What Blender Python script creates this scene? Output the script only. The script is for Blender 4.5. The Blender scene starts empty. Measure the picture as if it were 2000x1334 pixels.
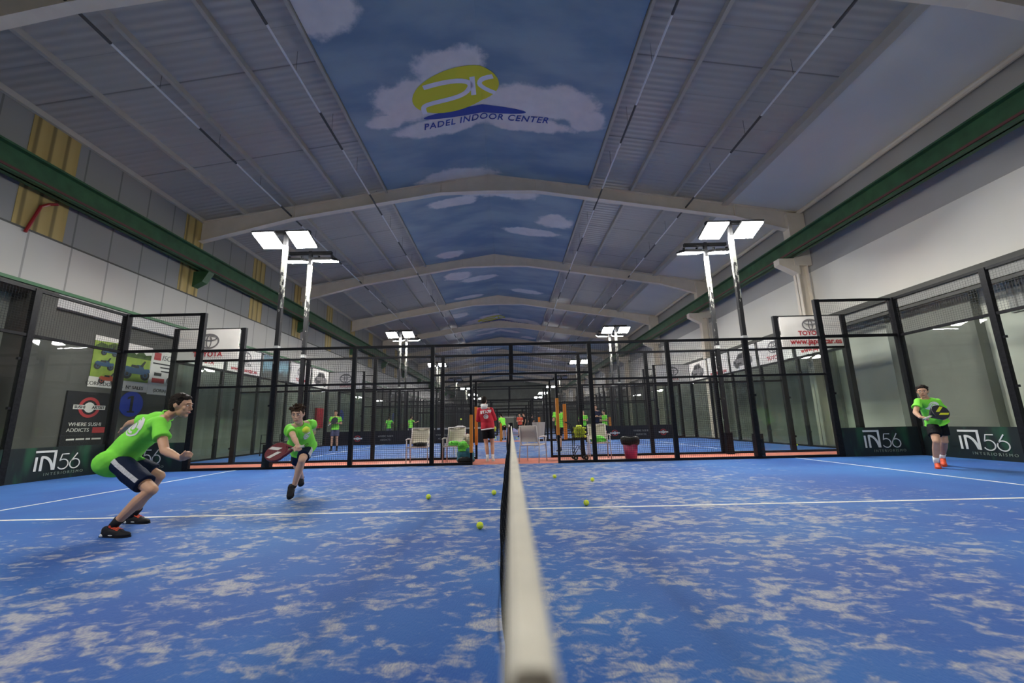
import bpy, bmesh, math, random
from mathutils import Vector, Matrix, noise
from mathutils.bvhtree import BVHTree
random.seed(7)
C = bpy.context.scene.collection
sc = bpy.context.scene
PI = math.pi

# ------------------------------------------------------------------ camera
cam_d = bpy.data.cameras.new('camera')
cam = bpy.data.objects.new('camera', cam_d); C.objects.link(cam)
_yaw, _pit, _rol = 0.0001, 0.181, -0.0221
_f = Vector((math.sin(_yaw)*math.cos(_pit), math.cos(_yaw)*math.cos(_pit), math.sin(_pit)))
_r0 = Vector((math.cos(_yaw), -math.sin(_yaw), 0)); _u0 = _r0.cross(_f)
_r = math.cos(_rol)*_r0 + math.sin(_rol)*_u0
_u = -math.sin(_rol)*_r0 + math.cos(_rol)*_u0
cam.matrix_world = Matrix(((_r.x, _u.x, -_f.x, -0.114), (_r.y, _u.y, -_f.y, 0.153), (_r.z, _u.z, -_f.z, 0.986), (0, 0, 0, 1)))
cam_d.sensor_width = 36; cam_d.sensor_fit = 'HORIZONTAL'
cam_d.lens = 762.1/2000*36
cam_d.shift_x = 10.8/2000; cam_d.shift_y = 20.65/2000
cam_d.clip_start = 0.02; cam_d.clip_end = 300
cam_d.dof.use_dof = True; cam_d.dof.focus_distance = 6.5; cam_d.dof.aperture_fstop = 2.0
sc.camera = cam

# ------------------------------------------------------------------ world, colour, sampling
w = bpy.data.worlds.new('night'); sc.world = w; w.use_nodes = True
w.node_tree.nodes['Background'].inputs[0].default_value = (0.02, 0.022, 0.03, 1)
w.node_tree.nodes['Background'].inputs[1].default_value = 1.0
sc.view_settings.view_transform = 'Standard'; sc.view_settings.look = 'None'
sc.view_settings.gamma = 1.0; sc.view_settings.use_curve_mapping = False
sc.view_settings.exposure = 0.0
LAMP_POWER = 190.0
cy = sc.cycles
cy.use_denoising = True
cy.max_bounces = 6; cy.diffuse_bounces = 3; cy.glossy_bounces = 3; cy.transmission_bounces = 4
cy.transparent_max_bounces = 40; cy.use_adaptive_sampling = True; cy.adaptive_threshold = 0.03
cy.sample_clamp_indirect = 8.0; cy.caustics_reflective = False; cy.caustics_refractive = False

# ------------------------------------------------------------------ materials
M = {}
def mat(name, col, rough=0.6, metal=0.0, var=0.0, scale=8.0, bump=0.0, spec=0.5, bscale=None):
    m = bpy.data.materials.new(name); m.use_nodes = True
    nt = m.node_tree; b = nt.nodes['Principled BSDF']
    b.inputs['Base Color'].default_value = (*col, 1); b.inputs['Roughness'].default_value = rough
    b.inputs['Metallic'].default_value = metal; b.inputs['Specular IOR Level'].default_value = spec
    if var or bump:
        tc = nt.nodes.new('ShaderNodeTexCoord')
        if var:
            n = nt.nodes.new('ShaderNodeTexNoise'); n.inputs['Scale'].default_value = scale; n.inputs['Detail'].default_value = 4
            nt.links.new(tc.outputs['Object'], n.inputs['Vector'])
            r = nt.nodes.new('ShaderNodeMapRange'); r.inputs[1].default_value = 0.3; r.inputs[2].default_value = 0.7
            r.inputs[3].default_value = 1-var; r.inputs[4].default_value = 1+var
            nt.links.new(n.outputs['Fac'], r.inputs[0])
            mx = nt.nodes.new('ShaderNodeVectorMath'); mx.operation = 'SCALE'
            mx.inputs[0].default_value = col; nt.links.new(r.outputs[0], mx.inputs['Scale'])
            nt.links.new(mx.outputs[0], b.inputs['Base Color'])
        if bump:
            n2 = nt.nodes.new('ShaderNodeTexNoise'); n2.inputs['Scale'].default_value = bscale or scale*3
            nt.links.new(tc.outputs['Object'], n2.inputs['Vector'])
            bp = nt.nodes.new('ShaderNodeBump'); bp.inputs['Strength'].default_value = bump; bp.inputs['Distance'].default_value = 0.02
            nt.links.new(n2.outputs['Fac'], bp.inputs['Height']); nt.links.new(bp.outputs[0], b.inputs['Normal'])
    M[name] = m
    return m
def N(m, t, **kw):
    n = m.node_tree.nodes.new(t)
    for k, v in kw.items():
        if k.startswith('i'):
            n.inputs[int(k[1:])].default_value = v
        else:
            setattr(n, k, v)
    return n
def L(m, a, b): m.node_tree.links.new(a, b)
def math_(m, op, a, b=None, c=None, clamp=False):
    n = m.node_tree.nodes.new('ShaderNodeMath'); n.operation = op; n.use_clamp = clamp
    for i, x in enumerate((a, b, c)):
        if x is None: continue
        if isinstance(x, (int, float)): n.inputs[i].default_value = x
        else: L(m, x, n.inputs[i])
    return n.outputs[0]
def mixc(m, fac, a, b):
    n = m.node_tree.nodes.new('ShaderNodeMix'); n.data_type = 'RGBA'
    for s, x in ((n.inputs[0], fac), (n.inputs[6], a), (n.inputs[7], b)):
        if isinstance(x, (int, float)): s.default_value = x
        elif isinstance(x, tuple): s.default_value = (*x, 1)
        else: L(m, x, s)
    return n.outputs[2]
def ramp(m, x, a, b, lo=0.0, hi=1.0):
    n = m.node_tree.nodes.new('ShaderNodeMapRange'); n.interpolation_type = 'SMOOTHSTEP'
    L(m, x, n.inputs[0]); n.inputs[1].default_value = a; n.inputs[2].default_value = b
    n.inputs[3].default_value = lo; n.inputs[4].default_value = hi
    return n.outputs[0]
def noise_(m, vec, scale, detail=3, rough=0.5, dist=0.0):
    n = m.node_tree.nodes.new('ShaderNodeTexNoise'); n.inputs['Scale'].default_value = scale
    n.inputs['Detail'].default_value = detail; n.inputs['Roughness'].default_value = rough; n.inputs['Distortion'].default_value = dist
    L(m, vec, n.inputs['Vector'])
    return n.outputs['Fac']
def vscale(m, vec, s, off=(0, 0, 0)):
    n = m.node_tree.nodes.new('ShaderNodeVectorMath'); n.operation = 'MULTIPLY_ADD'
    L(m, vec, n.inputs[0]); n.inputs[1].default_value = s; n.inputs[2].default_value = off
    return n.outputs[0]
def pos(m): return N(m, 'ShaderNodeNewGeometry').outputs['Position']
def bsdf(m): return m.node_tree.nodes['Principled BSDF']
def emis(name, col, s):
    m = bpy.data.materials.new(name); m.use_nodes = True
    b = bsdf(m); b.inputs['Base Color'].default_value = (*col, 1)
    b.inputs['Emission Color'].default_value = (*col, 1); b.inputs['Emission Strength'].default_value = s
    M[name] = m; return m

mat('concrete', (0.20, 0.20, 0.19), 0.75, var=0.2, scale=1.5)
mat('red_floor', (0.50, 0.15, 0.10), 0.6, var=0.15, scale=3)
mat('line', (0.72, 0.72, 0.66), 0.8, var=0.12, scale=30)
mat('steel_black', (0.012, 0.012, 0.014), 0.45, var=0.3, scale=20, spec=0.12)
mat('wire', (0.02, 0.02, 0.022), 0.5)
mat('frame_white', (0.66, 0.59, 0.49), 0.55, var=0.06, scale=2)
mat('purlin', (0.46, 0.43, 0.37), 0.5, var=0.08, scale=2)
mat('green_steel', (0.025, 0.085, 0.035), 0.5, var=0.25, scale=3)
mat('net_cap', (0.20, 0.14, 0.11), 0.6)
mat('rust_pipe', (0.10, 0.03, 0.03), 0.5)
mat('red_pipe', (0.25, 0.01, 0.015), 0.4)
mat('tube_white', (0.7, 0.7, 0.7), 0.4)
mat('tube_dark', (0.05, 0.05, 0.05), 0.5)
mat('soffit', (0.66, 0.645, 0.60), 0.55, var=0.04, scale=0.6)
mat('wall_white', (0.70, 0.675, 0.615), 0.8, var=0.03, scale=0.6)
mat('wall_grey', (0.38, 0.37, 0.355), 0.8, var=0.05, scale=0.6)
mat('wall_pale', (0.62, 0.63, 0.54), 0.85, var=0.10, scale=0.7)
mat('wall_dark', (0.085, 0.085, 0.076), 0.8, var=0.2, scale=0.8)
mat('wall_green', (0.19, 0.20, 0.17), 0.8, var=0.15, scale=0.8)
mat('trim_green', (0.05, 0.16, 0.07), 0.5)
mat('board_white', (0.74, 0.71, 0.66), 0.6, var=0.05, scale=2)
mat('board_grey', (0.55, 0.54, 0.53), 0.6, var=0.05, scale=2)
mat('board_black', (0.02, 0.02, 0.024), 0.5, var=0.2, scale=3, spec=0.12)
mat('sign_red', (0.42, 0.03, 0.035), 0.6)
mat('sign_grey', (0.16, 0.15, 0.15), 0.6)
mat('sign_blue', (0.01, 0.05, 0.50), 0.5)
mat('sign_text', (0.70, 0.69, 0.64), 0.6)
mat('sign_dim', (0.20, 0.24, 0.19), 0.6)
mat('sign_dark', (0.05, 0.05, 0.05), 0.6, spec=0.12)
mat('orange_pad', (0.60, 0.20, 0.012), 0.6, var=0.08, scale=10)
mat('shirt_green', (0.22, 0.76, 0.06), 0.85, var=0.05, scale=12, bump=0.35, bscale=9)
mat('cloth_green', (0.13, 0.55, 0.05), 0.85, var=0.15, scale=20, bump=0.5, bscale=25)
mat('shorts_navy', (0.006, 0.011, 0.032), 0.75, bump=0.3, scale=10, spec=0.12)
mat('shorts_black', (0.008, 0.008, 0.010), 0.75, bump=0.3, scale=10, spec=0.12)
mat('shorts_grey', (0.10, 0.10, 0.16), 0.75, bump=0.3, scale=10, spec=0.12)
mat('stripe_grey', (0.45, 0.44, 0.46), 0.8, var=0.2, scale=60)
mat('red_hoodie', (0.46, 0.012, 0.03), 0.85, var=0.06, scale=10, bump=0.35, bscale=10)
mat('cloth_white', (0.72, 0.70, 0.68), 0.85, bump=0.2, scale=10)
mat('cloth_beige', (0.42, 0.36, 0.28), 0.85, bump=0.4, scale=16)
mat('navy_top', (0.02, 0.025, 0.06), 0.8, spec=0.12)
mat('dark_top', (0.02, 0.02, 0.024), 0.8, spec=0.12)
mat('red_top', (0.55, 0.07, 0.04), 0.8)
mat('skin', (0.56, 0.31, 0.19), 0.6, var=0.06, scale=14)
mat('skin_pale', (0.60, 0.36, 0.25), 0.6, var=0.06, scale=14)
mat('hair', (0.018, 0.013, 0.010), 0.55, var=0.4, scale=60, bump=0.6, bscale=90, spec=0.12)
mat('hair_brown', (0.035, 0.020, 0.012), 0.55, var=0.4, scale=60, bump=0.6, bscale=90, spec=0.12)
mat('eye_white', (0.7, 0.68, 0.65), 0.3)
mat('iris', (0.02, 0.012, 0.008), 0.2)
mat('lip', (0.36, 0.12, 0.09), 0.5)
mat('shoe_black', (0.015, 0.015, 0.018), 0.6, spec=0.12)
mat('shoe_red', (0.62, 0.07, 0.02), 0.6, var=0.1, scale=20)
mat('shoe_white', (0.65, 0.63, 0.6), 0.6)
mat('lace_orange', (0.75, 0.10, 0.04), 0.7)
mat('sole_white', (0.55, 0.54, 0.52), 0.6)
mat('ball', (0.74, 0.86, 0.05), 0.9, bump=0.3, scale=120)
mat('chair_frame', (0.50, 0.45, 0.42), 0.4)
mat('chair_sling', (0.55, 0.50, 0.38), 0.7, var=0.06, scale=60)
mat('chair_sling_grey', (0.34, 0.29, 0.26), 0.7, var=0.06, scale=60)
mat('plastic_white', (0.75, 0.75, 0.76), 0.4)
mat('bin_pink', (0.30, 0.015, 0.085), 0.45)
mat('bag_black', (0.015, 0.014, 0.012), 0.35, bump=0.5, scale=14, spec=0.12)
mat('bag_teal', (0.02, 0.14, 0.18), 0.6, var=0.2, scale=12)
mat('net_band', (0.72, 0.67, 0.55), 0.8, var=0.10, scale=18, bump=0.2, bscale=120)
mat('net_black', (0.010, 0.011, 0.013), 0.7, spec=0.12)
mat('grip', (0.55, 0.53, 0.48), 0.7)
mat('racket_red', (0.13, 0.012, 0.02), 0.35)
mat('racket_white', (0.62, 0.60, 0.56), 0.35)
mat('racket_black', (0.02, 0.02, 0.03), 0.35)
mat('racket_yellow', (0.62, 0.66, 0.03), 0.4)
mat('lamp_body', (0.03, 0.03, 0.032), 0.5, spec=0.12)
mat('lamp_off', (0.35, 0.36, 0.40), 0.3)
mat('cap_white', (0.75, 0.75, 0.72), 0.5)
mat('moto_blue', (0.02, 0.07, 0.15), 0.5)
mat('moto_red', (0.45, 0.08, 0.03), 0.5)
mat('poster_tree', (0.05, 0.09, 0.02), 0.7, var=0.4, scale=8)
mat('logo_yellow', (0.62, 0.60, 0.03), 0.7)
mat('logo_blue', (0.03, 0.06, 0.30), 0.7)
mat('logo_white', (0.72, 0.73, 0.80), 0.7)
mat('plate_dim', (0.28, 0.28, 0.26), 0.5)
emis('lamp_on', (1.0, 0.985, 0.94), LAMP_POWER)

# glass: clear pane with a mirror share that grows at grazing angles, plus a little dust
def glass():
    m = bpy.data.materials.new('glass'); m.use_nodes = True; nt = m.node_tree
    nt.nodes.remove(bsdf(m)); out = nt.nodes['Material Output']
    t = N(m, 'ShaderNodeBsdfTransparent'); t.inputs[0].default_value = (0.90, 0.93, 0.91, 1)
    g = N(m, 'ShaderNodeBsdfGlossy'); g.inputs['Roughness'].default_value = 0.015
    d = N(m, 'ShaderNodeBsdfDiffuse'); d.inputs[0].default_value = (0.5, 0.5, 0.46, 1)
    fr = N(m, 'ShaderNodeFresnel'); fr.inputs[0].default_value = 1.42
    m1 = N(m, 'ShaderNodeMixShader'); m1.inputs[0].default_value = 0.012
    L(m, t.outputs[0], m1.inputs[1]); L(m, d.outputs[0], m1.inputs[2])
    front = math_(m, 'SUBTRACT', 1.0, N(m, 'ShaderNodeNewGeometry').outputs['Backfacing'])
    m2 = N(m, 'ShaderNodeMixShader'); L(m, math_(m, 'MULTIPLY', fr.outputs[0], front), m2.inputs[0])
    L(m, m1.outputs[0], m2.inputs[1]); L(m, g.outputs[0], m2.inputs[2])
    L(m, m2.outputs[0], out.inputs[0]); M['glass'] = m
glass()

# blue artificial turf, sand worked up in patches, denser along the middle of the court
def turf():
    m = mat('turf', (0.02, 0.1, 0.6), 0.75, spec=0.25); p = pos(m)
    big = noise_(m, vscale(m, p, (0.16, 0.20, 0)), 1.0, 2)
    sx = N(m, 'ShaderNodeSeparateXYZ'); L(m, p, sx.inputs[0])
    ax = math_(m, 'ABSOLUTE', sx.outputs[0])
    mid = ramp(m, ax, 2.2, 7.0, 0.10, -0.10)
    dens = math_(m, 'ADD', math_(m, 'MULTIPLY', math_(m, 'SUBTRACT', big, 0.5), 0.35), mid)
    n1 = noise_(m, vscale(m, p, (7.5, 11.5, 0)), 1.0, 5, 0.66, 0.4)
    n2 = noise_(m, vscale(m, p, (2.3, 3.0, 0)), 1.0, 3, 0.5, 0.3)
    v = math_(m, 'ADD', math_(m, 'ADD', math_(m, 'MULTIPLY', n1, 0.62), math_(m, 'MULTIPLY', n2, 0.38)), math_(m, 'MULTIPLY', dens, 0.55))
    fac = ramp(m, v, 0.53, 0.66, 0.0, 0.66)
    fine = noise_(m, vscale(m, p, (150, 40, 0)), 1.0, 2, 0.6)
    fac = math_(m, 'MULTIPLY', fac, ramp(m, fine, 0.25, 0.65, 0.45, 1.1), clamp=True)
    film = noise_(m, vscale(m, p, (0.5, 0.6, 3)), 1.0, 3)
    blue = mixc(m, ramp(m, film, 0.3, 0.75), (0.005, 0.078, 0.33), (0.020, 0.150, 0.44))
    blue = mixc(m, math_(m, 'MULTIPLY', fine, 0.22), blue, (0.01, 0.03, 0.2))
    col = mixc(m, fac, blue, (0.56, 0.51, 0.42))
    L(m, col, bsdf(m).inputs['Base Color'])
    b = bsdf(m); b.inputs['Sheen Weight'].default_value = 0.12; b.inputs['Sheen Roughness'].default_value = 0.5
    bp = N(m, 'ShaderNodeBump'); bp.inputs['Strength'].default_value = 0.4; bp.inputs['Distance'].default_value = 0.01
    L(m, fine, bp.inputs['Height']); L(m, bp.outputs[0], b.inputs['Normal'])
turf()

# ribbed roof panels: joints every 2.9 m along the hall, fine ribs across
def roofmat():
    m = mat('roof_panel', (0.36, 0.36, 0.38), 0.42, spec=0.5); p = pos(m)
    sx = N(m, 'ShaderNodeSeparateXYZ'); L(m, p, sx.inputs[0])
    y = sx.outputs[1]
    fr = math_(m, 'FRACT', math_(m, 'DIVIDE', y, 2.9))
    seam = math_(m, 'LESS_THAN', fr, 0.012)
    fr2 = math_(m, 'FRACT', math_(m, 'DIVIDE', y, 0.97))
    seam2 = math_(m, 'MULTIPLY', math_(m, 'LESS_THAN', fr2, 0.02), 0.35)
    nz = noise_(m, vscale(m, p, (0.4, 1.2, 0)), 1.0, 3)
    base = mixc(m, nz, (0.38, 0.36, 0.325), (0.45, 0.425, 0.385))
    col = mixc(m, math_(m, 'MAXIMUM', seam, seam2), base, (0.22, 0.21, 0.19))
    L(m, col, bsdf(m).inputs['Base Color'])
    wv = math_(m, 'SINE', math_(m, 'MULTIPLY', y, 2*PI/0.19))
    bp = N(m, 'ShaderNodeBump'); bp.inputs['Strength'].default_value = 0.35; bp.inputs['Distance'].default_value = 0.02
    L(m, wv, bp.inputs['Height']); L(m, bp.outputs[0], bsdf(m).inputs['Normal'])
roofmat()

# left wall cladding: vertical joints, horizontal joint at z = 6
def clad(name, col):
    m = mat(name, col, 0.6, spec=0.3); p = pos(m)
    sx = N(m, 'ShaderNodeSeparateXYZ'); L(m, p, sx.inputs[0])
    fr = math_(m, 'FRACT', math_(m, 'DIVIDE', math_(m, 'SUBTRACT', sx.outputs[1], 0.32), 0.98))
    j = math_(m, 'LESS_THAN', fr, 0.045)
    nz = noise_(m, vscale(m, p, (1, 0.7, 0.5)), 1.0, 3)
    base = mixc(m, nz, tuple(c*0.93 for c in col), tuple(min(1, c*1.06) for c in col))
    c2 = mixc(m, math_(m, 'MULTIPLY', j, 0.6), base, tuple(c*0.35 for c in col))
    L(m, c2, bsdf(m).inputs['Base Color'])
clad('clad_upper', (0.25, 0.25, 0.245)); clad('clad_lower', (0.47, 0.46, 0.43)); 
def ribbed(name, col, period, axis=1):
    m = mat(name, col, 0.55); p = pos(m)
    sx = N(m, 'ShaderNodeSeparateXYZ'); L(m, p, sx.inputs[0])
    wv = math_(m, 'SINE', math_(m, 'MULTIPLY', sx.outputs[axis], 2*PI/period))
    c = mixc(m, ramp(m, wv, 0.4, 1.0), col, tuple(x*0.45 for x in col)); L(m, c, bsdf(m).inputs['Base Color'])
    bp = N(m, 'ShaderNodeBump'); bp.inputs['Strength'].default_value = 0.5; bp.inputs['Distance'].default_value = 0.03
    L(m, wv, bp.inputs['Height']); L(m, bp.outputs[0], bsdf(m).inputs['Normal'])
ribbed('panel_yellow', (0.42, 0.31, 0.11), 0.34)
ribbed('corrugated', (0.34, 0.35, 0.32), 0.16)

# mast paint: black enamel flaking off a pale undercoat, more of it gone higher up
def mastmat():
    m = mat('mast_paint', (0.02, 0.02, 0.02), 0.5)
    tc = N(m, 'ShaderNodeTexCoord'); o = tc.outputs['Object']
    sx = N(m, 'ShaderNodeSeparateXYZ'); L(m, o, sx.inputs[0])
    n = noise_(m, vscale(m, o, (16, 16, 6)), 1.0, 5, 0.65)
    thr = ramp(m, sx.outputs[2], 3.4, 5.9, 0.17, -0.14)
    f = ramp(m, math_(m, 'SUBTRACT', n, thr), 0.47, 0.52)
    L(m, mixc(m, f, (0.014, 0.014, 0.016), (0.42, 0.42, 0.36)), bsdf(m).inputs['Base Color'])
mastmat()

# dark banner with green leaf streaks
def bannermat():
    m = mat('banner_dark', (0.01, 0.02, 0.02), 0.5); tc = N(m, 'ShaderNodeTexCoord'); o = tc.outputs['Object']
    mp = N(m, 'ShaderNodeMapping'); L(m, o, mp.inputs[0]); mp.inputs['Rotation'].default_value = (0, 0.7, 0); mp.inputs['Scale'].default_value = (3.2, 1, 0.9)
    n = noise_(m, mp.outputs[0], 1.0, 2, 0.5, 0.4)
    c = mixc(m, ramp(m, n, 0.52, 0.72), (0.008, 0.014, 0.014), (0.02, 0.10, 0.045))
    c = mixc(m, ramp(m, n, 0.70, 0.82), c, (0.10, 0.22, 0.03))
    L(m, c, bsdf(m).inputs['Base Color'])
bannermat()
def scenic():
    m = mat('board_scenic', (0.1, 0.2, 0.25), 0.6); tc = N(m, 'ShaderNodeTexCoord'); o = tc.outputs['Object']
    sx = N(m, 'ShaderNodeSeparateXYZ'); L(m, o, sx.inputs[0])
    n = noise_(m, o, 3.0, 4)
    h = math_(m, 'ADD', sx.outputs[2], math_(m, 'MULTIPLY', n, 0.5))
    c = mixc(m, ramp(m, h, 0.45, 0.75), (0.06, 0.07, 0.06), (0.14, 0.30, 0.36))
    c = mixc(m, ramp(m, h, 0.85, 1.2), c, (0.05, 0.11, 0.16)); L(m, c, bsdf(m).inputs['Base Color'])
scenic()
def grassposter():
    m = mat('poster_green', (0.2, 0.35, 0.04), 0.6); tc = N(m, 'ShaderNodeTexCoord'); o = tc.outputs['Object']
    n = noise_(m, o, 5.0, 4); L(m, mixc(m, n, (0.08, 0.20, 0.03), (0.40, 0.50, 0.05)), bsdf(m).inputs['Base Color'])
grassposter()

# printed sky ceiling: blue with clouds, the print repeating every 25.5 m
CLOUDS = [(-1.5, 9.5, 1.15, .85), (-2.75, 10.3, 1.35, .95), (.8, 10.5, 1.6, .75), (1.9, 10.45, 1.05, .75), (-3.7, 10.9, .75, .35), (-.6, 10.9, 2.5, .8), (-2.2, 11.4, 1.5, .45), (2.6, 11.0, .7, .5), (.6, 11.4, 1.8, .4),
          (-4.3, 7.4, 1.1, .75), (-1.9, 14.1, 1.7, .55), (-.2, 15.3, 1.9, .6), (-2.3, 15.8, 1.4, .4), (-3.2, 20.9, .95, .5), (2.3, 17.3, .95, .7), (1.2, 18.6, 1.6, .45), (-3.1, 24.2, 1.1, .8), (-1.9, 25.2, 1.4, .55), (1.4, 27.6, 1.3, .5), (-2.8, 28.6, 1.3, .4), (1.5, 22.6, 1.4, .3)]
def skymat():
    m = mat('sky_print', (0.2, 0.3, 0.5), 0.5); p = pos(m)
    sx = N(m, 'ShaderNodeSeparateXYZ'); L(m, p, sx.inputs[0])
    y = math_(m, 'ADD', math_(m, 'FLOORED_MODULO', math_(m, 'SUBTRACT', sx.outputs[1], 6.0), 25.5), 6.0)
    cv = N(m, 'ShaderNodeCombineXYZ'); L(m, sx.outputs[0], cv.inputs[0]); L(m, y, cv.inputs[1])
    field = None
    for (cx, cy_, rx, ry) in CLOUDS:
        q = vscale(m, cv.outputs[0], (1/rx, 1/ry, 0), (-cx/rx, -cy_/ry, 0))
        ln = N(m, 'ShaderNodeVectorMath', operation='LENGTH'); L(m, q, ln.inputs[0])
        d = math_(m, 'SUBTRACT', 1.0, ln.outputs['Value'])
        field = d if field is None else math_(m, 'MAXIMUM', field, d)
    n = noise_(m, cv.outputs[0], 1.5, 7, 0.6)
    f = math_(m, 'ADD', field, math_(m, 'MULTIPLY', math_(m, 'SUBTRACT', n, 0.5), 1.0))
    fac = ramp(m, f, 0.02, 0.30)
    wob = noise_(m, vscale(m, cv.outputs[0], (0.35, 0.9, 0)), 1.0, 4)
    blue = mixc(m, ramp(m, wob, 0.3, 0.7), (0.15, 0.24, 0.34), (0.28, 0.37, 0.42))
    puff = noise_(m, cv.outputs[0], 2.2, 4)
    white = mixc(m, puff, (0.56, 0.55, 0.54), (0.80, 0.77, 0.73))
    L(m, mixc(m, fac, blue, white), bsdf(m).inputs['Base Color'])
skymat()
# ------------------------------------------------------------------ mesh helpers
def V(*a): return Vector(a)
class MB:
    """collects solids, links them as ONE mesh object"""
    def __init__(s): s.v = []; s.f = []
    def add(s, vs, fs):
        o = len(s.v); s.v += [tuple(v) for v in vs]; s.f += [tuple(i+o for i in f) for f in fs]; return s
    def bx(s, x0, x1, y0, y1, z0, z1):
        return s.add([(x0,y0,z0),(x1,y0,z0),(x1,y1,z0),(x0,y1,z0),(x0,y0,z1),(x1,y0,z1),(x1,y1,z1),(x0,y1,z1)],
                     [(0,3,2,1),(4,5,6,7),(0,1,5,4),(1,2,6,5),(2,3,7,6),(3,0,4,7)])
    def cbx(s, x, y, z, a, b, c): return s.bx(x-a/2, x+a/2, y-b/2, y+b/2, z-c/2, z+c/2)
    def bar(s, a, b, wd, ht, up=(0,0,1)):
        a, b = Vector(a), Vector(b); d = (b-a).normalized(); r = d.cross(Vector(up))
        r = (r if r.length > 1e-5 else d.cross(V(0,1,0))).normalized(); u = r.cross(d)
        vs = [p+r*i*wd/2+u*j*ht/2 for p in (a, b) for i, j in ((-1,-1),(1,-1),(1,1),(-1,1))]
        return s.add(vs, [(0,1,2,3),(7,6,5,4),(0,4,5,1),(1,5,6,2),(2,6,7,3),(3,7,4,0)])
    def tube(s, pts, r, n=8, closed=False):
        pts = [Vector(p) for p in pts]; rr = r if isinstance(r, (list, tuple)) else [r]*len(pts)
        m = len(pts); rings = []; u = None
        for i, p in enumerate(pts):
            if closed: t = pts[(i+1) % m]-pts[i-1]
            else: t = pts[min(i+1, m-1)]-pts[max(i-1, 0)]
            t.normalize()
            if u is None:
                u = t.cross(V(0,0,1)); u = (u if u.length > .05 else t.cross(V(0,1,0))).normalized()
            else:
                u = (u-t*u.dot(t)).normalized()
            w_ = t.cross(u)
            rings.append([p+(u*math.cos(2*PI*k/n)+w_*math.sin(2*PI*k/n))*rr[i] for k in range(n)])
        vs = [v for rg in rings for v in rg]; fs = []
        for i in range(m if closed else m-1):
            j = (i+1) % m
            for k in range(n): fs.append((i*n+k, i*n+(k+1) % n, j*n+(k+1) % n, j*n+k))
        if not closed: fs += [tuple(range(n-1, -1, -1)), tuple((m-1)*n+k for k in range(n))]
        return s.add(vs, fs)
    def cyl(s, a, b, ra, rb=None, n=14): return s.tube([a, b], [ra, ra if rb is None else rb], n)
    def prism(s, poly, place, depth):
        """poly: 2-D outline; place(x, y, d) -> 3-D point"""
        n = len(poly); vs = [place(x, y, 0) for x, y in poly]+[place(x, y, depth) for x, y in poly]
        return s.add(vs, [tuple(range(n-1, -1, -1)), tuple(range(n, 2*n))]+[(i, (i+1) % n, n+(i+1) % n, n+i) for i in range(n)])
    def lathe(s, prof, n=24, c=(0,0,0)):
        m = len(prof); vs = []
        for r, z in prof:
            for k in range(n): vs.append((c[0]+r*math.cos(2*PI*k/n), c[1]+r*math.sin(2*PI*k/n), c[2]+z))
        fs = [(i*n+k, i*n+(k+1) % n, (i+1)*n+(k+1) % n, (i+1)*n+k) for i in range(m-1) for k in range(n)]
        fs += [tuple(range(n-1, -1, -1)), tuple((m-1)*n+k for k in range(n))]
        return s.add(vs, fs)
    def ell(s, c, R, ax=None, n=16, m=10):
        c = Vector(c); ax = ax or (V(1,0,0), V(0,1,0), V(0,0,1)); vs = [c+ax[2]*R[2]]
        for i in range(1, m):
            t = PI*i/m
            for k in range(n):
                p = 2*PI*k/n
                vs.append(c+ax[0]*(R[0]*math.sin(t)*math.cos(p))+ax[1]*(R[1]*math.sin(t)*math.sin(p))+ax[2]*(R[2]*math.cos(t)))
        vs.append(c-ax[2]*R[2]); fs = []
        for k in range(n):
            fs.append((0, 1+k, 1+(k+1) % n)); e = 1+(m-2)*n; fs.append((len(vs)-1, e+(k+1) % n, e+k))
        for i in range(m-2):
            for k in range(n): a = 1+i*n; fs.append((a+k, a+n+k, a+n+(k+1) % n, a+(k+1) % n))
        return s.add(vs, fs)
    def cap(s, a, b, ra, rb, n=12):
        """tapered capsule"""
        a, b = Vector(a), Vector(b); d = b-a
        if d.length < 1e-6: return s.ell(a, (ra, ra, ra))
        d.normalize(); pts = []; rr = []
        for t in (0.06, 0.3, 0.6, 0.85): pts.append(a-d*ra*math.cos(t*PI/2)); rr.append(ra*math.sin(t*PI/2))
        pts += [a, b]; rr += [ra, rb]
        for t in (0.85, 0.6, 0.3, 0.06): pts.append(b+d*rb*math.cos(t*PI/2)); rr.append(rb*math.sin(t*PI/2))
        return s.tube(pts, rr, n)
    def frus(s, stations, side, n=20):
        """flat-ended sleeve: stations (point, half width along side, half depth); side = wide direction"""
        pts = [Vector(p) for p, a, b in stations]; m = len(pts); vs = []
        for i, (p, a, b) in enumerate(stations):
            t = (pts[min(i+1, m-1)]-pts[max(i-1, 0)]).normalized(); u = (Vector(side)-t*Vector(side).dot(t)).normalized(); w_ = t.cross(u)
            for k in range(n): vs.append(pts[i]+u*a*math.cos(2*PI*k/n)+w_*b*math.sin(2*PI*k/n))
        fs = [(i*n+k, i*n+(k+1) % n, (i+1)*n+(k+1) % n, (i+1)*n+k) for i in range(m-1) for k in range(n)]
        fs += [tuple(range(n-1, -1, -1)), tuple((m-1)*n+k for k in range(n))]
        return s.add(vs, fs)
    def mesh(s, name):
        me = bpy.data.meshes.new(name); me.from_pydata(s.v, [], s.f); me.validate(); me.update(); return me
    def obj(s, name, m, parent=None, smooth=False, loc=None, bevel=0):
        me = s.mesh(name)
        if smooth: me.polygons.foreach_set('use_smooth', [True]*len(me.polygons))
        o = bpy.data.objects.new(name, me); C.objects.link(o); me.materials.append(M[m] if isinstance(m, str) else m)
        if parent: o.parent = parent
        if loc: o.location = loc
        if bevel:
            b = o.modifiers.new('bevel', 'BEVEL'); b.width = bevel; b.segments = 2; b.limit_method = 'ANGLE'
        return o
def tag(o, label=None, cat=None, group=None, kind=None):
    if label: o['label'] = label
    if cat: o['category'] = cat
    if group: o['group'] = group
    if kind: o['kind'] = kind
    return o
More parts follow.
